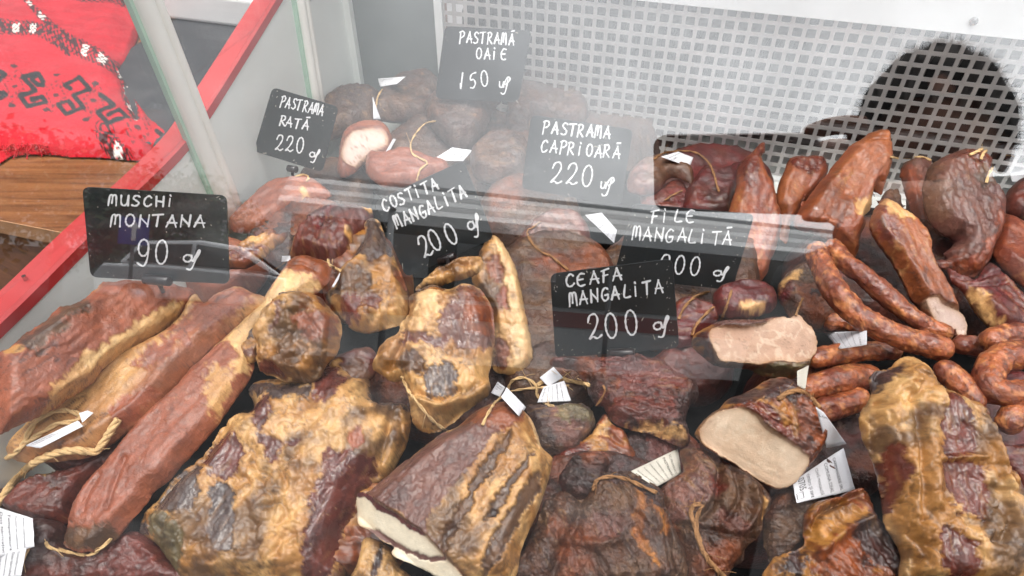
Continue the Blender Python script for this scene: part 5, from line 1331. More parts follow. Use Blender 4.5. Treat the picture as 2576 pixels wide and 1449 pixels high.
piece('rib_slab', 'big bacon rib slab streaked golden and red brown, filling the lower right corner', 'rib slab',
      '9: 1415 400 1440 320 1500 230 1485 120 1530 60 1600 50 1640 30 1680 -15 1740 -40 1850 -10 1920 60 1945 150 2010 200 2150 270 2250 400 2290 480 2300 560 2380 700 2480 850 2538 950 2640 1100 2640 1520 1770 1520 1700 1290 1640 1190 1585 1080 1565 900 1525 720 1475 600 1430 490',
      .128, 'belly', ang=72, tr=.6, kap=.5, g=3.2, lumpk=1.15, amp=.007, tmax=.045,
      patches=[('9: 1890 285 1960 290 2000 370 2040 480 2060 640 1960 690 1850 690 1840 570 1860 430', 'leanred', 6), ('9: 1850 730 1960 720 2080 730 2120 860 2125 1000 2090 1110 1980 1060 1890 960', 'leanred', 6), ('9: 1550 600 1630 690 1640 900 1590 1060 1560 900 1535 720', 'leanred', 5), ('9: 2200 540 2290 570 2390 740 2500 900 2560 1100 2460 1080 2380 920 2270 700', 'leanred', 7),
               ('9: 1840 1160 1950 1180 2020 1240 2060 1449 1900 1480 1830 1300', 'leanred', 7), ('9: 1485 120 1530 60 1640 30 1700 40 1620 110 1560 180 1510 230', 'dark', 5), ('9: 1900 60 1950 150 1930 230 1880 200', 'grey', 4), ('9: 2350 1150 2500 1150 2600 1300 2600 1480 2420 1449', 'brown', 9), ('9: 2150 270 2250 400 2290 480 2200 480 2120 350', 'grey', 6)],
      ridges=[('9: 1920 120 1900 220 1890 290', 6, -.008), ('9: 1650 260 1700 500 1720 800 1740 1100', 9, -.004), ('9: 1840 710 1960 700 2100 710', 7, .004), ('9: 2100 330 2180 600 2260 900 2330 1300', 10, .006), ('9: 1760 400 1790 700 1800 1000', 16, .006)])
piece('cured_meat', 'dark meat in the shadow at the right edge beside the rib slab', 'cured meat',
      '9: 2300 520 2420 560 2560 560 2650 640 2650 1050 2560 980 2460 820 2370 680', .085, 'maroon', tr=.6)

# --- sausages
sausage('longest curved sausage, bent from the tall fillet down to the right', '6: 1120 480 1180 640 1270 800 1390 930 1550 1040 1750 1120 1930 1170 2070 1200', (25, 29, 30, 29, 29), .135, dh=(0, .0, -.005, -.01, -.012))
sausage('second curved sausage lying just above the longest one', '6: 1225 455 1330 590 1490 720 1640 850 1800 980 1950 1060 2070 1085', (19, 23, 24, 23, 20), .115, dh=(.0, 0, -.01, -.02, -.02))
sausage('short sausage end joining the longest sausage to the coil', '6: 2060 1150 2170 1165 2320 1175', 22, .10)
sausage('sausage sloping down from the end of the longest one towards the rib slab', '9: 1930 20 2000 60 2080 120 2170 210 2240 320', (26, 28, 28, 25), .120)
sausage('upper turn of the coiled sausage at the right edge', '6: 2290 1160 2370 1110 2480 1095 2640 1100', (27, 29, 29), .118)
sausage('fat middle turn of the coiled sausage at the right edge', '6: 2640 1230 2480 1235 2360 1270 2310 1340;9: 2310 180 2380 210 2500 210 2640 200', (32, 34, 35, 34, 32, 31), .128)
sausage('knobby round sausage end at the right edge under the coil', '9: 2640 330 2540 320 2450 380 2430 460', (26, 28, 30, 30), .118)
sausage('brown sausage lying crosswise under the paper label of the muschi', '6: 1080 1270 1200 1235 1350 1215 1520 1200 1720 1200', (21, 24, 24, 22), .095)
sausage('thick dark sausage beneath the crosswise brown one', '9: 1000 200 1130 160 1260 130 1400 100 1560 90', (27, 31, 32, 29), .088)
sausage('lowest dark sausage next to the dark gap', '9: 1090 350 1200 320 1330 280 1470 220', (25, 29, 29, 25), .080)
sausage('small sausage tip between the rib slab and the sloping sausage', '9: 1960 200 1990 140 2030 110', 14, .105)
sausage('short sausage visible behind the grey brown meat', '6: 1180 1010 1300 1000 1420 1030 1500 1080', 20, .080)
sausage('dark sausage in the gap under the coil', '9: 2020 330 2150 300 2300 380', 22, .085)

# --- dim back of the case
BK = 'dim meats at the back of the case'
piece('dried_meat', 'shaggy dark meat to the right of the mutton card, seen through bright reflections', 'dried meat',
      '2: 1300 980 1340 700 1430 540 1600 515 1780 560 1850 650 1910 800 1870 890 1700 880 1520 860 1480 1000', .075, 'ash', tr=.5, group=BK, amp=.006)
piece('dried_meat', 'hairy greyish lump of meat just below the mutton card', 'dried meat',
      '2: 740 720 900 690 1100 690 1270 700 1220 820 1160 950 1060 1070 940 1080 800 960 730 830', .085, 'ash', tr=.6, group=BK, amp=.006)
piece('dried_meat', 'dark meat with a frayed twine tuft, left of the mutton card', 'dried meat',
      '2: 360 860 390 690 480 600 600 555 760 545 840 620 820 760 760 870 680 900 540 880', .075, 'ash', tr=.6, group=BK, amp=.006)
piece('dried_meat', 'brownish meat against the left end, right of the duck card', 'dried meat',
      '2: -20 800 60 700 160 650 300 635 400 690 370 870 280 930 120 980 0 1010', .070, 'ash', tr=.6, group=BK)
piece('dried_meat', 'pale pinkish sliced meat right of the duck card', 'dried meat',
      '2: 90 1210 130 1000 250 915 420 905 490 1000 460 1110 330 1150 220 1250 120 1290', .080, 'wpink', tr=.6, group=BK,
      cut=('2: 130 1190 180 1060 260 1010 420 1000 460 1080 330 1140 220 1230', 'cutpink'))
piece('dried_meat', 'folded mauve meat with loose twine, below the pale sliced meat', 'dried meat',
      '2: 290 1190 330 1110 430 1125 600 1105 760 1155 880 1180 900 1260 800 1290 650 1350 450 1360 330 1300', .085, 'wpink', tr=.6, group=BK, amp=.006)
piece('dried_meat', 'round dark wrinkled meat between the tilted card and the roe deer card', 'dried meat',
      '2: 1050 1160 1100 1050 1250 995 1450 1005 1490 1150 1440 1310 1250 1345 1100 1300', .078, 'ash', tr=.6, group=BK, amp=.006)
piece('dried_meat', 'dark reddish meat at the very back, left of the mutton card', 'dried meat',
      '2: 380 600 410 420 500 365 600 400 720 440 800 480 780 600 600 620', .065, 'ash', tr=.5, group=BK)
piece('dried_meat', 'brown veiny meat with a small paper label, under the roe deer card', 'dried meat',
      '5: 1400 520 1450 400 1570 300 1700 265 1830 290 1910 380 1900 520 1790 620 1650 610 1500 570', .078, 'maw', tr=.6, amp=.005)
piece('smoked_loin', 'salmon red loin end behind the Muschi card, next to the post', 'loin',
      'A: 40 560 150 470 300 340 430 210 560 120 720 60 860 40 1000 10 1120 40 1250 130 1360 240 1340 300 1150 340 1030 420 880 430 740 540 600 620 470 720 260 760 100 720', .072, 'wpink', ang=-30, tr=.55, group=LO,
      patches=[('A: 990 220 1100 280 1060 380 1030 410 1000 310', 'tan', 4), ('A: 640 90 860 40 840 70 660 110', 'fat', 3)])
piece('cured_meat', 'rusty leaf shaped piece of meat with yellow fat, peeping out right of the Muschi card', 'cured meat',
      'A: -60 1020 80 980 220 900 320 820 480 780 640 720 680 800 800 740 815 765 760 850 660 930 560 1030 400 1140 240 1210 60 1220 -60 1180', .092, 'rust', ang=-25, tr=.6, patches=[('A: 320 840 420 810 540 830 520 880 450 930 380 910', 'fat', 3), ('A: 60 1050 300 960 560 960 420 1120 200 1180', 'leanred', 9)])
# ------------------------------------------------------------------ things lying on the meats: price cards, paper labels, twine
allV = []; allF = []; off = 0
for V, F in MEATS:
    allV.append(V); allF.append(F + off); off += len(V)
BV = np.concatenate(allV); BF = np.concatenate(allF)
bvh = BVHTree.FromPolygons(BV.tolist(), BF.tolist())
def hit(x, y, default=None):
    """distance (camera z) to the meats seen at a picture position"""
    r = ray(x, y); w = (r @ C2W.T)
    loc, *_ = bvh.ray_cast(Vector(CAMPOS), Vector(w / np.linalg.norm(w)))
    if loc is None:
        return default if default is not None else float(zdeck(x, y, .03))
    return float(w2c(np.array(loc))[2])

M_card = simple('black_plastic_card', (40, 44, 46), .30, var=.10, scale=40, bump=.03)
M_ink = simple('white_chalk_ink', (240, 242, 244), .6, var=.04, scale=300)
M_clip = simple('black_plastic_clip', (34, 26, 26), .3, var=.1)
M_paper = simple('white_paper', (232, 232, 236), .75, var=.05, scale=70, bump=.1, bscale=200)
M_soil = simple('soiled_paper', (206, 200, 186), .75, var=.14, scale=50, bump=.12, bscale=200)
M_print = simple('grey_print', (58, 56, 60), .8, var=.15, scale=200)
M_twine = simple('hemp_twine', (216, 180, 128), .85, var=.22, scale=160, bump=.6, bscale=500)
M_twined = simple('smoked_twine', (150, 108, 68), .85, var=.25, scale=160, bump=.6, bscale=500)

def arc(cx, cy, rx, ry, a0, a1, n=10):
    return [(cx + rx * math.cos(math.radians(a0 + (a1 - a0) * i / n)), cy + ry * math.sin(math.radians(a0 + (a1 - a0) * i / n))) for i in range(n + 1)]
GL = {
 'A': [[(0, 0), (.55, 1)], [(.5, 1), (.95, -.02)], [(.1, .36), (1.0, .34)]],
 'Ă': [[(0, 0), (.55, 1)], [(.5, 1), (.95, -.02)], [(.1, .36), (1.0, .34)], [(.35, 1.24), (.9, 1.30)]],
 'P': [[(.1, -.1), (.22, 1)], [(.0, .92), (.5, 1.05), (.85, .95), (.9, .72), (.6, .52), (.2, .45)]],
 'R': [[(.1, -.05), (.2, 1)], [(.05, .95), (.5, 1.03), (.8, .88), (.7, .62), (.2, .45)], [(.3, .45), (.95, 0)]],
 'S': [[(.9, .88), (.6, 1.0), (.25, .92), (.2, .7), (.5, .52), (.8, .35), (.75, .12), (.4, 0), (.02, .08)]],
 's': [[(.1, .95), (.9, 1.0)], [(.55, .9), (.3, .6), (.7, .45), (.75, .15), (.4, 0), (.1, .1)]],
 'T': [[(-.05, .95), (1, 1.02)], [(.52, 1), (.42, -.02)]],
 'M': [[(.0, -.02), (.12, .95), (.42, .9), (.4, .2)], [(.42, .8), (.62, 1.0), (.85, .9), (.92, -.02)]],
 'L': [[(.35, 1), (.12, .08), (.9, .05)]],
 'l': [[(.2, .75), (.05, .1), (.4, .05), (.75, .2), (.85, .8)], [(.85, .8), (.75, .0)]],
 'I': [[(.5, .72), (.42, -.02)], [(.5, 1.06), (.62, .96)]],
 'O': [arc(.5, .5, .42, .5, 80, 440, 14)],
 'E': [[(.92, .95), (.5, 1.0), (.15, .7), (.12, .25), (.4, 0), (.9, .06)], [(.15, .52), (.75, .54)]],
 'C': [[(.9, .82), (.6, 1.0), (.2, .75), (.08, .35), (.3, .02), (.65, .02), (.95, .2)]],
 'G': [[(.88, .88), (.55, 1.0), (.15, .7), (.1, .25), (.4, 0), (.8, .12), (.88, .45)], [(.88, .45), (.45, .42)]],
 'N': [[(.05, -.02), (.12, .98)], [(.12, .75), (.85, .15)], [(.85, 0), (.95, 1.0)]],
 'U': [[(.05, 1), (.1, .25), (.4, .0), (.75, .2), (.9, 1.0)], [(.9, 1.0), (.92, -.02)]],
 'H': [[(.05, 1), (.1, 0)], [(.9, 1), (.9, 0)], [(.1, .55), (.9, .45)]],
 'h': [[(.02, .5), (.98, .55)], [(.35, 1.0), (.25, .0)], [(.3, .4), (.6, .1), (.85, .15), (.9, .75)]],
 'F': [[(.25, -.02), (.4, .95)], [(.1, .9), (.95, 1.05)], [(.25, .5), (.8, .56)]],
 '2': [[(.08, .72), (.25, .98), (.65, 1.02), (.8, .75), (.5, .35), (.05, .02), (.35, .10), (.65, .0), (1, .12)]],
 '0': [arc(.5, .5, .40, .52, 110, 470, 16)],
 '1': [[(.15, .0), (.75, 1.05)], [(.12, .35), (.1, .05)]],
 '5': [[(.95, 1.02), (.35, .9), (.2, .55), (.6, .58), (.8, .3), (.5, .02), (.15, .05)]],
 '9': [arc(.5, .68, .36, .36, 20, 400, 14), [(.85, .72), (.8, .2), (.55, -.12), (.1, .02)]],
 '~': [[(.0, .62), (.05, .15), (.28, .12), (.38, .62)], [(.38, .62), (.42, .1)], [(.42, .3), (.65, .95), (.92, 1.05), (.95, .75), (.62, .35)], [(.78, .9), (.62, -.35), (.35, -.55), (.22, -.42)]],
 '&': [arc(.28, .35, .26, .28, 60, 420, 10), [(.5, .6), (.62, .1), (.9, 1.0), (1.0, .8), (.72, .2)], [(.9, .9), (.62, -.45), (.3, -.5)]],
}
def ribbon(V, F, line, hw, f, lift):
    P = spline(np.array(line, float), False, 4) if len(line) > 2 else np.array(line, float)
    keepi = [0]
    for i in range(1, len(P)):
        if np.hypot(*(P[i] - P[keepi[-1]])) > .4: keepi.append(i)
    P = P[keepi]
    if len(P) < 2: return
    T = np.gradient(P, axis=0); T /= np.hypot(*T.T)[:, None] + 1e-9
    P = np.concatenate([[P[0] - T[0] * hw * .9], [P[0] - T[0] * hw * .5], P, [P[-1] + T[-1] * hw * .5], [P[-1] + T[-1] * hw * .9]])
    T = np.concatenate([[T[0]], [T[0]], T, [T[-1]], [T[-1]]])
    W = np.full(len(P), hw); W[0] = W[-1] = hw * .25; W[1] = W[-2] = hw * .8
    W = W * (1 + .24 * np.sin(np.arange(len(P)) * 1.3 + P[0, 0]))
    Nn = np.c_[-T[:, 1], T[:, 0]]
    n = len(V)
    for p, q in zip(P + Nn * W[:, None], P - Nn * W[:, None]):
        V.append(f(p[0], p[1], lift)); V.append(f(q[0], q[1], lift))
    for i in range(len(P) - 1):
        a = n + 2 * i; F.append((a, a + 1, a + 3, a + 2))
GP = 'black price cards with white handwriting'
def price_card(label, corners, z, lean, texts, hw_, yaw=0, clip=None, smears=0, turn=0):
    hw = hw_ * 1.02
    C = pts(corners); c = C.mean(0)
    Nn = -(math.cos(math.radians(lean)) * dd + math.sin(math.radians(lean)) * vv)
    Nn = math.cos(math.radians(turn)) * Nn + math.sin(math.radians(turn)) * rr
    p0 = ray(*c) * z
    def f(x, y, lift=0.0):
        r = ray(x, y); return r * ((p0 @ Nn) / (r @ Nn)) + Nn * lift
    rim = []
    for i in range(4):           # rounded corners
        a, b, d = C[i - 1], C[i], C[(i + 1) % 4]
        u = (a - b) / np.hypot(*(a - b)); v = (d - b) / np.hypot(*(d - b)); R_ = .085 * min(np.hypot(*(a - b)), np.hypot(*(d - b)))
        for t in np.linspace(0, 1, 6):
            rim.append((1 - t) ** 2 * (b + u * R_) + 2 * t * (1 - t) * b + t * t * (b + v * R_))
    n = len(rim)
    V = [f(*p) for p in rim] + [f(*p, -.0009) for p in rim]
    F = [tuple(range(n))[::-1], tuple(range(n, 2 * n))] + [(i, (i + 1) % n, n + (i + 1) % n, n + i) for i in range(n)]
    root = empty('price_card', c2w(V[2 * 6 + 3]), label, 'price card', GP)
    root['_o'] = list(root.location)
    mesh_obj('card', c2w(np.array(V)), F, M_card, root, None, False)
    V = []; F = []; lift = .0004; rs = np.random.default_rng(abs(int(c[0])))
    for reg, s, x0, y0, x1, y1, H in texts:
        ox, oy, k = REG[reg]
        A = np.array([ox + k * x0, oy + k * y0]); B = np.array([ox + k * x1, oy + k * y1]); H = H * k
        u = (B - A); L = np.hypot(*u); u /= L; up = np.array([u[1], -u[0]])
        adv = L / len(s); sl = .08
        for i, ch in enumerate(s):
            if ch == ' ': continue
            w_ = adv * (.74 if ch not in 'I1' else .5); j = rs.normal(0, .035, 2) * H
            for line in GL[ch]:
                lift += 4e-6
                q = [A + u * (i * adv + adv * .1 + w_ * (px + sl * py)) + up * (H * py) + j for px, py in line]
                ribbon(V, F, q, hw, f, lift)
    mesh_obj('handwriting', c2w(np.array(V)), F, M_ink, root, None, False)
    if smears:
        V = []; F = []
        for i in range(smears):
            lift += 3e-6
            t = rs.uniform(.03, .97, 2)
            if rs.random() < .6: t[rs.integers(0, 2)] = rs.choice([.03, .96]) + rs.normal(0, .012)
            q = (C[0] * (1 - t[0]) + C[1] * t[0]) * (1 - t[1]) + (C[3] * (1 - t[0]) + C[2] * t[0]) * t[1]
            a = rs.uniform(0, 3.1); l = rs.exponential(2.2) + .6
            ribbon(V, F, [q, q + l * np.array([math.cos(a), math.sin(a)])], rs.uniform(.35, .9), f, lift)
        mesh_obj('chalk_smear', c2w(np.array(V)), F, M_soil, root, None, False)['kind'] = 'stuff'
    if clip is not None:
        K = pts(clip)             # left, right end of the clip barrel, then the foot of the stalk
        a, b, s = f(*K[0], .0030), f(*K[1], .0030), None
        m = MB(); m.tube(c2w(np.array([a, a * .98 + b * .02, b * .98 + a * .02, b])), [.0036, .0042, .0042, .0036], 14)
        co = m.build('clip', M_clip, root, smooth=True)
        foot = ray(*K[2]) * (hit(*K[2], default=z) + .012)
        mid = (a + b) / 2
        m = MB(); m.tube(c2w(np.array([mid, mid * .4 + foot * .6, foot])), .0019, 8); m.build('stalk', M_clip, root, smooth=True)
    return root

price_card('black card handwritten MUSCHI MONTANA 90 lei, in front of the red trim at the left', '4: 595 88 1640 152 1662 792 655 742', .560, 8,
           [('4', 'MUSCHI', 780, 218, 1285, 226, 74), ('4', 'MONTANA', 795, 372, 1500, 378, 84), ('4', '90', 960, 640, 1235, 640, 165), ('4', '&', 1318, 632, 1472, 636, 90)], 2.2,
           clip='4: 1066 742 1248 756 1190 860', smears=26)
price_card('tilted black card handwritten COSTITA MANGALITA 200 lei, leaning over the belly pieces', 'Z: 941 508 1166 404 1243 600 1021 698', .690, 12,
           [('5', 'COSTITA', 425, 270, 835, 92, 84), ('5', 'MANGALITA', 522, 392, 1042, 148, 92), ('5', '200', 700, 610, 985, 462, 150), ('5', '&', 1035, 415, 1150, 372, 100)], 2.3, turn=6,
           clip='5: 830 620 950 575 905 690', smears=20)
price_card('black card handwritten CEAFA MANGALITA 200 lei, nearest card in front of the neck pieces', 'Z: 1384 690 1691 652 1709 876 1397 901', .610, 8,
           [('5', 'CEAFA', 1735, 815, 2170, 752, 88), ('5', 'MANGALITA', 1765, 948, 2460, 848, 92), ('5', '200', 1900, 1205, 2295, 1143, 172), ('5', '&', 2365, 1135, 2515, 1110, 92)], 2.3,
           clip='5: 2066 1280 2244 1274 2172 1400', smears=70)
price_card('black card handwritten FILE MANGALITA 200 lei, partly hidden by the nearest card', '6: -118 196 714 270 560 786 -250 700', .715, 12,
           [('6', 'FILE', -15, 322, 315, 325, 84), ('6', 'MANGALITĂ', -130, 440, 560, 476, 90), ('6', '200', 55, 652, 350, 690, 122), ('6', '&', 418, 694, 552, 690, 62)], 2.0, smears=60)
price_card('black card handwritten PASTRAMA CAPRIOARA 220 lei, standing between the grey meats and the fillets', '2: 1494 833 2232 940 2142 1488 1424 1368', .795, 14,
           [('2', 'PASTRAMA', 1575, 962, 2075, 1008, 86), ('2', 'CAPRIOARĂ', 1560, 1098, 2140, 1150, 86), ('2', '220', 1618, 1312, 1958, 1346, 148), ('2', '~', 1985, 1372, 2105, 1384, 84)], 2.0, smears=14)
price_card('black card handwritten PASTRAMA OAIE 150 lei, farthest card, against the perforated back', '2: 868 190 1498 224 1400 742 798 715', .930, 16,
           [('2', 'PASTRAMĂ', 970, 312, 1372, 322, 80), ('2', 'OAIE', 1088, 430, 1318, 430, 78), ('2', '150', 970, 648, 1200, 622, 108), ('2', '~', 1248, 640, 1350, 640, 76)], 1.7, smears=6)
price_card('black card handwritten PASTRAMA RATA 220 lei, beside the white side wall', '1: 1974 634 2452 776 2334 1250 1838 1096', .850, 14,
           [('1', 'PASTRAMA', 2024, 768, 2345, 838, 76), ('1', 'RATĂ', 2012, 905, 2240, 945, 70), ('1', '220', 1984, 1085, 2210, 1108, 108), ('1', '&', 2228, 1138, 2318, 1150, 62)], 1.7, turn=-8,
           clip='1: 2100 1215 2160 1225 2120 1290', smears=24)

# ---- paper labels
_txt = {}
def textmesh(s):
    if s not in _txt:
        cu = bpy.data.curves.new('print', 'FONT'); cu.body = s; cu.resolution_u = 2
        ob = bpy.data.objects.new('print', cu); COL.objects.link(ob)
        dg = bpy.context.evaluated_depsgraph_get()
        me = ob.evaluated_get(dg).to_mesh()
        V = np.array([v.co[:2] for v in me.vertices]); F = [tuple(p.vertices) for p in me.polygons]
        ob.evaluated_get(dg).to_mesh_clear(); bpy.data.objects.remove(ob); bpy.data.curves.remove(cu)
        _txt[s] = (V, F)
    return _txt[s]
LINES = ['PASTRAMĂ', 'Compoziție: carne de porc, sare', 'Data fabricației 07.05', 'Temperatura de păstrare', 'Termen de valabilitate', 'Valori nutriționale (100g)']
def paper(label, corners, lines=LINES, mat=None, curl=.004, lift=.007, z=None, size=1.0, boxmark=False, rim=.10):
    C = pts(corners)             # reading order: top left, top right, bottom right, bottom left
    n = 11
    s, t = np.meshgrid(np.linspace(0, 1, n), np.linspace(0, 1, n))
    def pos(s, t): return (C[0] * (1 - s)[..., None] + C[1] * s[..., None]) * (1 - t)[..., None] + (C[3] * (1 - s)[..., None] + C[2] * s[..., None]) * t[..., None]
    Q = pos(s, t).reshape(-1, 2)
    if z is None:
        hz = np.array([hit(*q) for q in Q[::3]])
        M3 = np.c_[Q[::3] - Q.mean(0), np.ones(len(Q[::3]))]
        kf, *_ = np.linalg.lstsq(M3, hz, rcond=None)
        kf[:2] = np.clip(kf[:2], -.0012, .0012)
        res = np.percentile(hz - M3 @ kf, 12); kf[2] += res - lift
    else:
        kf = np.array([0, 0, z])
    rg = np.random.default_rng(abs(int(Q[0, 0] * 7))); ph = rg.uniform(0, 6, 3)
    def f(s, t, up=0.0):
        q = pos(s, t); zz = np.c_[q - Q.mean(0), np.ones(len(q))] @ kf
        zz = zz - curl * (np.sin(s * 3.2 + ph[0]) * .5 + .7 * (s - .5) ** 2 * 4 * np.sin(ph[1]) + .5 * np.sin(t * 3 + ph[2])) - up
        return ray(q[:, 0], q[:, 1]) * zz[:, None]
    s, t = s.ravel(), t.ravel()
    e = (s == 0) | (s == 1); jig = (fbm(np.c_[s * 9, t * 9, s * 0 + ph[0]], 2, 3) - .5) * rim * .25
    front = f(s + np.where((s == 0) | (s == 1), jig, 0), t + np.where((t == 0) | (t == 1), jig, 0)); back = front + np.array([0, 0, .0003])
    gi = np.arange(n * n).reshape(n, n)
    q4 = np.stack([gi[:-1, :-1], gi[1:, :-1], gi[1:, 1:], gi[:-1, 1:]], -1).reshape(-1, 4)
    per = list(gi[0, :-1]) + list(gi[:-1, -1]) + list(gi[-1, :0:-1]) + list(gi[:0:-1, 0])
    side = np.array([(a, b, b + n * n, a + n * n) for a, b in zip(per, per[1:] + per[:1])])
    o = mesh_obj('paper_label', c2w(np.concatenate([front, back])), np.concatenate([q4, q4[:, ::-1] + n * n, side]), mat or M_paper)
    tag(o, label, 'paper label', 'printed paper labels tied to the meats')
    V = []; F = []
    if lines:
        H = .80 / max(len(lines), 5) * size
        for i, ln in enumerate(lines):
            tv, tf = textmesh(ln); w_ = tv[:, 0].max(); k = min(.86 / w_, H * 1.1 * (np.hypot(*(C[3] - C[0])) / np.hypot(*(C[1] - C[0]))))
            asp = np.hypot(*(C[1] - C[0])) / np.hypot(*(C[3] - C[0]))
            ss = .07 + tv[:, 0] * k; tt = .10 + (i + .8) * (.84 / max(len(lines), 5)) - tv[:, 1] * k * asp
            ok = (ss.max() < 1) and (tt.max() < .99)
            m = len(V); V += list(f(np.clip(ss, 0, .99), np.clip(tt, 0, .99), .0005)); F += [tuple(a + m for a in q) for q in tf]
        if boxmark:
            for a, b in (((.60, .86), (.86, .86)), ((.86, .86), (.86, .97)), ((.86, .97), (.60, .97)), ((.60, .97), (.60, .86))):
                a, b = np.array(a), np.array(b); d = b - a; d /= np.hypot(*d); w = np.array([-d[1], d[0]]) * .006
                qq = np.array([a - w, b - w, b + w, a + w]); m = len(V)
                V += list(f(qq[:, 0], qq[:, 1], .0006)); F.append((m, m + 1, m + 2, m + 3))
        mesh_obj('print', c2w(np.array(V)), F, M_print, o, None, False)
    return o
paper('white label bent under the twine on the first loin at the left edge', '7: 180 510 560 330 600 370 290 530', lines=['MUȘCHI MONTANA', 'Compoziție: mușchi de porc'], curl=.002)
paper('blank white paper corner sticking out behind the looped twine on the first loin', '7: 570 275 630 258 672 275 592 345', lines=None, curl=.001)
paper('large white label with a drawn sketch, cut off by the left edge', '7: 236 1036 246 1240 -60 1330 -90 930', lines=['Valori nutriționale', 'Termen de valabilitate', 'Temperatura', 'Data fabricației', 'Compoziție'], boxmark=True)
paper('second printed label lying under the large one at the bottom left corner', '7: 190 1250 150 1449 -80 1480 -60 1290', lines=['Compoziție mușchi', 'Data fabricației', 'Temperatura de păstrare', 'Termen de valabilitate'])
paper('small white printed label tied next to the drooping belly piece', '8: 1245 50 1300 90 1260 160 1195 130', lines=['Produs', 'Oferta', 'Lot'], curl=.002)
paper('long blank white label slanting behind the cut bacon block', '8: 1310 90 1450 235 1400 300 1270 160', lines=None)
paper('torn white label under crossing twine in the middle of the heap', 'D: 690 380 815 520 620 640 510 520', lines=None, curl=.002)
paper('lower half of a torn printed label, upside down under the twine', 'D: 915 820 830 560 560 640 480 840', lines=['Compoziție carne', 'Data fabricației', 'Temperatura de păstrare', 'Termen de valabilitate', 'Val. nutriționale'], curl=.003)
paper('stained label printed PASTRAMA on the brown neck piece in the bottom middle', '9: 190 585 215 750 40 850 -130 740', lines=['SC PRODUCT', 'PASTRAMĂ', 'Compoziție: carne', 'Data fabricației 07.05', 'Temperatura de păstrare', 'Termen de valabilitate'], mat=M_soil, curl=.004)
paper('white label printed MANGALITA hanging below the cut neck slice', '9: 1315 580 1392 868 995 955 968 810', lines=['CARMANGERIE SRL', 'COMUNA DEAL', 'CEAFĂ MANGALIȚĂ', 'cimbru și sare', '0705'], curl=.003, boxmark=True, size=1.0)
paper('narrow crumpled label hanging down the side of the cut neck piece', '9: 1125 300 1180 340 1335 555 1200 580', lines=['Lot'], curl=.006)
paper('label printed MUSCHIULET lying behind the longest sausage', '6: 1480 1062 1478 1160 1290 1190 1190 1075', lines=['SC CARM', 'MUȘCHIULEȚ', 'Compoziție: mușchi', 'Data fabricației 07', 'Temperatura'], curl=.002)
paper('curled printed label standing on the veiny brown meat in the middle distance', '5: 1880 290 2005 275 2115 400 2095 495', lines=LINES, curl=.003)
paper('small label lying at the very back left of the mutton card', '2: 383 570 583 556 520 610 400 630', lines=['PASTRAMĂ DE OAIE', 'Lot 07'], curl=.003)
paper('thin white label on edge beside the frayed twine tuft at the back', '2: 345 700 380 800 405 865 350 865', lines=None, curl=.004)
paper('white label leaning out from under the hairy lump at the back', '2: 1070 1090 1000 1170 780 1160 920 1070', lines=['PASTRAMĂ', 'Compoziție', 'Data'], curl=.003)
paper('folded sliver of white label on the pale sliced meat', '2: 495 1005 515 1010 470 1090 440 1100', lines=None, curl=.002)
paper('white label under a string in front of the white ledge', '3: 75 1070 190 1035 296 1075 268 1140', lines=['PASTRAMĂ', 'Lot'], curl=.003)
paper('white label hanging from twine at the upper right edge', '3: 2425 1085 2560 1065 2580 1240 2470 1240', lines=['Lot 07', 'CAPRIOARĂ'], curl=.004)
paper('tiny white label next to the rusty leaf shaped meat', 'A: 735 1045 840 1040 845 1110 725 1120', lines=None, curl=.001)
paper('white label edge showing between the neck meat and the purple topped belly', 'A: 1495 1230 1460 1350 1400 1449 1370 1449', lines=None, curl=.002)
paper('grey stained label hanging behind the cut neck piece', '9: 1000 60 1078 20 1055 190 1000 160', lines=None, mat=M_soil, curl=.002)

# ---- twine
def twine(label, line, r=.0011, strands=2, mat=None, lift=.0006, sag=0.0, fray=0):
    P = spline(pts(line), False, 9)
    zz = np.array([hit(*q) for q in P]) - r - lift
    for _ in range(6): zz[1:-1] = np.minimum(zz[1:-1], .5 * zz[1:-1] + .25 * (zz[:-2] + zz[2:]))
    k = np.ones(9) / 9; zp = np.r_[np.full(4, zz[0]), zz, np.full(4, zz[-1])]; zz = np.minimum(zz, np.convolve(zp, k, 'valid'))
    c = c2w(ray(P[:, 0], P[:, 1]) * zz[:, None])
    L = np.r_[0, np.cumsum(np.linalg.norm(np.diff(c, axis=0), axis=1))]
    m = max(12, int(L[-1] / .0012)); s = np.linspace(0, L[-1], m)
    c = np.stack([np.interp(s, L, c[:, i]) for i in range(3)], 1)
    T = np.gradient(c, axis=0); T /= np.linalg.norm(T, axis=1)[:, None]
    u = np.cross(T, np.array([.2, .4, .88])); u /= np.linalg.norm(u, axis=1)[:, None]; w = np.cross(T, u)
    mb = MB(); rg = np.random.default_rng(abs(int(P[0, 0])))
    for j in range(strands):
        a = s / .0042 + 2 * math.pi * j / strands
        q = c + (np.cos(a)[:, None] * u + np.sin(a)[:, None] * w) * r * .55
        mb.tube(q, r * (.72 if strands > 1 else 1) * (1 + .15 * (fbm(np.c_[s * 300, s * 0, s * 0 + j], 2, 3) - .5)), 6)
    for j in range(fray):
        i = rg.integers(0, m - 6); l = rg.uniform(.004, .012); dr = T[i] * rg.choice([-1, 1]) + u[i] * rg.normal(0, .6) + w[i] * rg.normal(0, .6)
        mb.tube([c[i], c[i] + dr * l * .5 + np.array([0, 0, .001]), c[i] + dr * l], .00022, 4)
    o = mb.build('twine', mat or M_twine, smooth=True)
    return tag(o, label, 'twine', 'lengths of twine tied round the meats')
twine('looped double twine over the bent label on the first loin', '7: 0 620 100 570 175 490 210 410 280 320 380 270 470 255 560 280 580 310 520 340 420 350 330 400 250 450 190 490', .0018, fray=8)
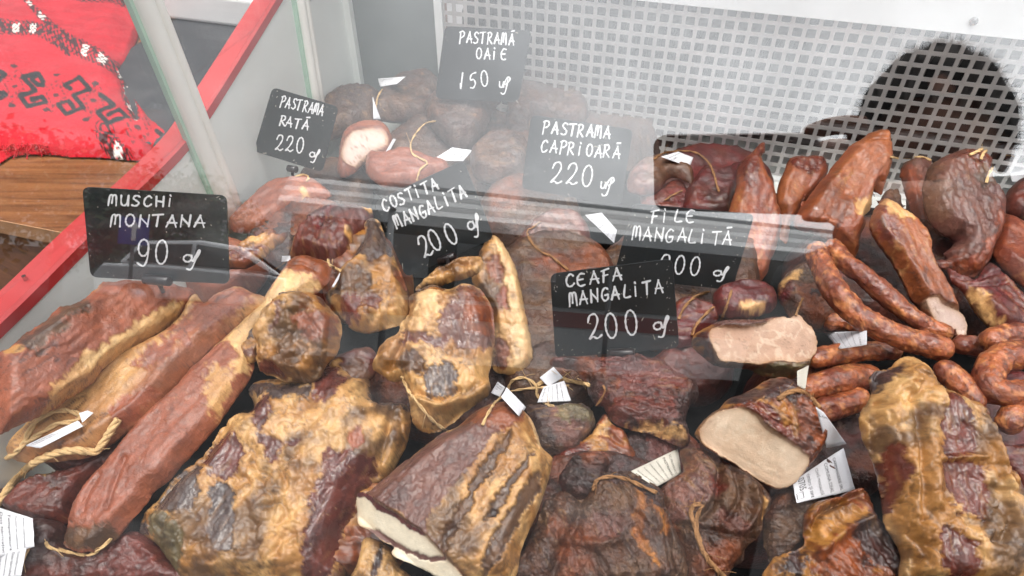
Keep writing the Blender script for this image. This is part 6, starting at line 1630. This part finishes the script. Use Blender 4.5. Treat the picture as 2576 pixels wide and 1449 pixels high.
twine('thick frayed braid of twine running from the left edge over the pale loin', '7: -40 960 60 820 130 740 210 660 310 600 440 555 560 545 680 555 730 510 780 430 850 320', .0027, 3, fray=30)
twine('short loop of twine at the foot of the third loin', '7: 330 1205 360 1245 480 1275 640 1298 740 1240 800 1180', .0011, fray=5)
twine('twine end across the far left corner label', '7: 60 1449 130 1390 190 1290 205 1240', .0010, fray=3)
twine('twine tied from the cut bacon block to the grey neck piece', '8: 1135 362 1180 270 1240 190 1330 125 1450 100 1560 92 1680 82 1760 75', .0010, fray=6)
twine('loose loop of twine around the torn label in the middle', 'D: 70 830 110 650 160 560 280 520 400 560 470 640 470 720 520 800 620 870 700 890', .0012, fray=12)
twine('knotted twine end beside the dark burgundy neck piece', 'D: 480 620 560 570 760 540 900 560 1000 580 1100 600 1150 620', .0016, 3, fray=30)
twine('straight straw of twine lying down the front of the drooping belly', '8: 555 15 600 110 660 190 740 290 800 350 870 402', .0012, fray=3)
twine('curved twine arching over the big brown neck piece', '8: 1932 835 1945 780 1990 745 2080 735 2180 755 2280 800 2390 850', .0013, mat=M_twined, fray=6)
twine('long string trailing down the wrinkled brown neck piece', '9: 340 960 290 980 280 1040 310 1130 330 1210 370 1300 430 1380 510 1460', .0015, 3, M_twined, fray=12)
twine('second string beside the long one on the wrinkled neck piece', '9: 360 970 320 1040 320 1120 345 1220', .0011, 2, M_twined, fray=4)
twine('twine loop over the top of the cut neck piece', '9: 870 250 940 205 1010 195 1070 225 1130 280 1150 310', .0016, 3, M_twined, fray=16)
twine('thin vertical string on the dark neck piece', 'D: 1330 620 1350 690 1300 800 1240 880', .0009, mat=M_twined)
twine('short twine stub arching beside the neck card', '6: 195 985 230 910 290 845 350 812 405 795', .0012, mat=M_twined, fray=4)
twine('straight twine stub below the arching one', '6: 285 1095 320 1020 370 960 435 898', .0012, mat=M_twined, fray=4)
twine('upright twine stub on the cut loin below the file card', '6: 485 995 505 940 535 860 556 785', .0011, mat=M_twined, fray=3)
twine('twine stub standing right of the cut loin', '6: 995 960 1020 890 1042 838', .0010, mat=M_twined)
twine('twine arching over the label by the white ledge', '3: 20 1090 100 1045 220 1030 320 1045 400 1110 440 1200 455 1260 472 1310', .0012, mat=M_twined, fray=4)
twine('short straw of twine in the dark hollow left of the fillets', '3: 100 1368 150 1335 220 1300', .0010, mat=M_twined)
twine('twine stretched across the metal back behind the mauve loin', '3: 1640 1072 1720 1085 1800 1075 1860 1072 1915 1095', .0011, fray=3)
twine('twisted twine bow at the upper right corner', '3: 2180 1058 2240 1030 2290 1005 2330 985 2400 980 2460 1010 2420 1030 2340 1010 2280 1040 2255 1090', .0014, 3, fray=10)
twine('twine strand dropping from the bow onto the curved loin', '3: 2292 1248 2310 1190 2340 1140 2390 1080 2440 1055 2500 1075 2560 1100', .0013, fray=6)
twine('loose strand hanging over the folded mauve meat at the back', '2: 665 1310 690 1230 740 1180 640 1120 622 1050 650 980 700 920 740 890 800 880', .0011, fray=4)
twine('short twine by the frayed tuft at the back', '2: 372 780 378 720 395 680 415 650', .0012, fray=18)
twine('twine curling on the veiny brown meat', '5: 1560 340 1500 385 1468 405 1475 450 1510 510 1570 560 1640 590 1700 640 1765 690', .0011, mat=M_twined, fray=3)
twine('pale twine hook on the salmon loin end behind the duck card', 'A: 905 20 1000 0 1060 15 1078 50 1050 80', .0012)
twine('root like twine beside the purple topped belly', 'A: 1330 1090 1345 1160 1400 1190 1490 1235', .0012, fray=3)
twine('string end dangling at the back of the rusty leaf shaped meat', 'A: 640 1225 720 1170 800 1110', .0009, mat=M_twined)
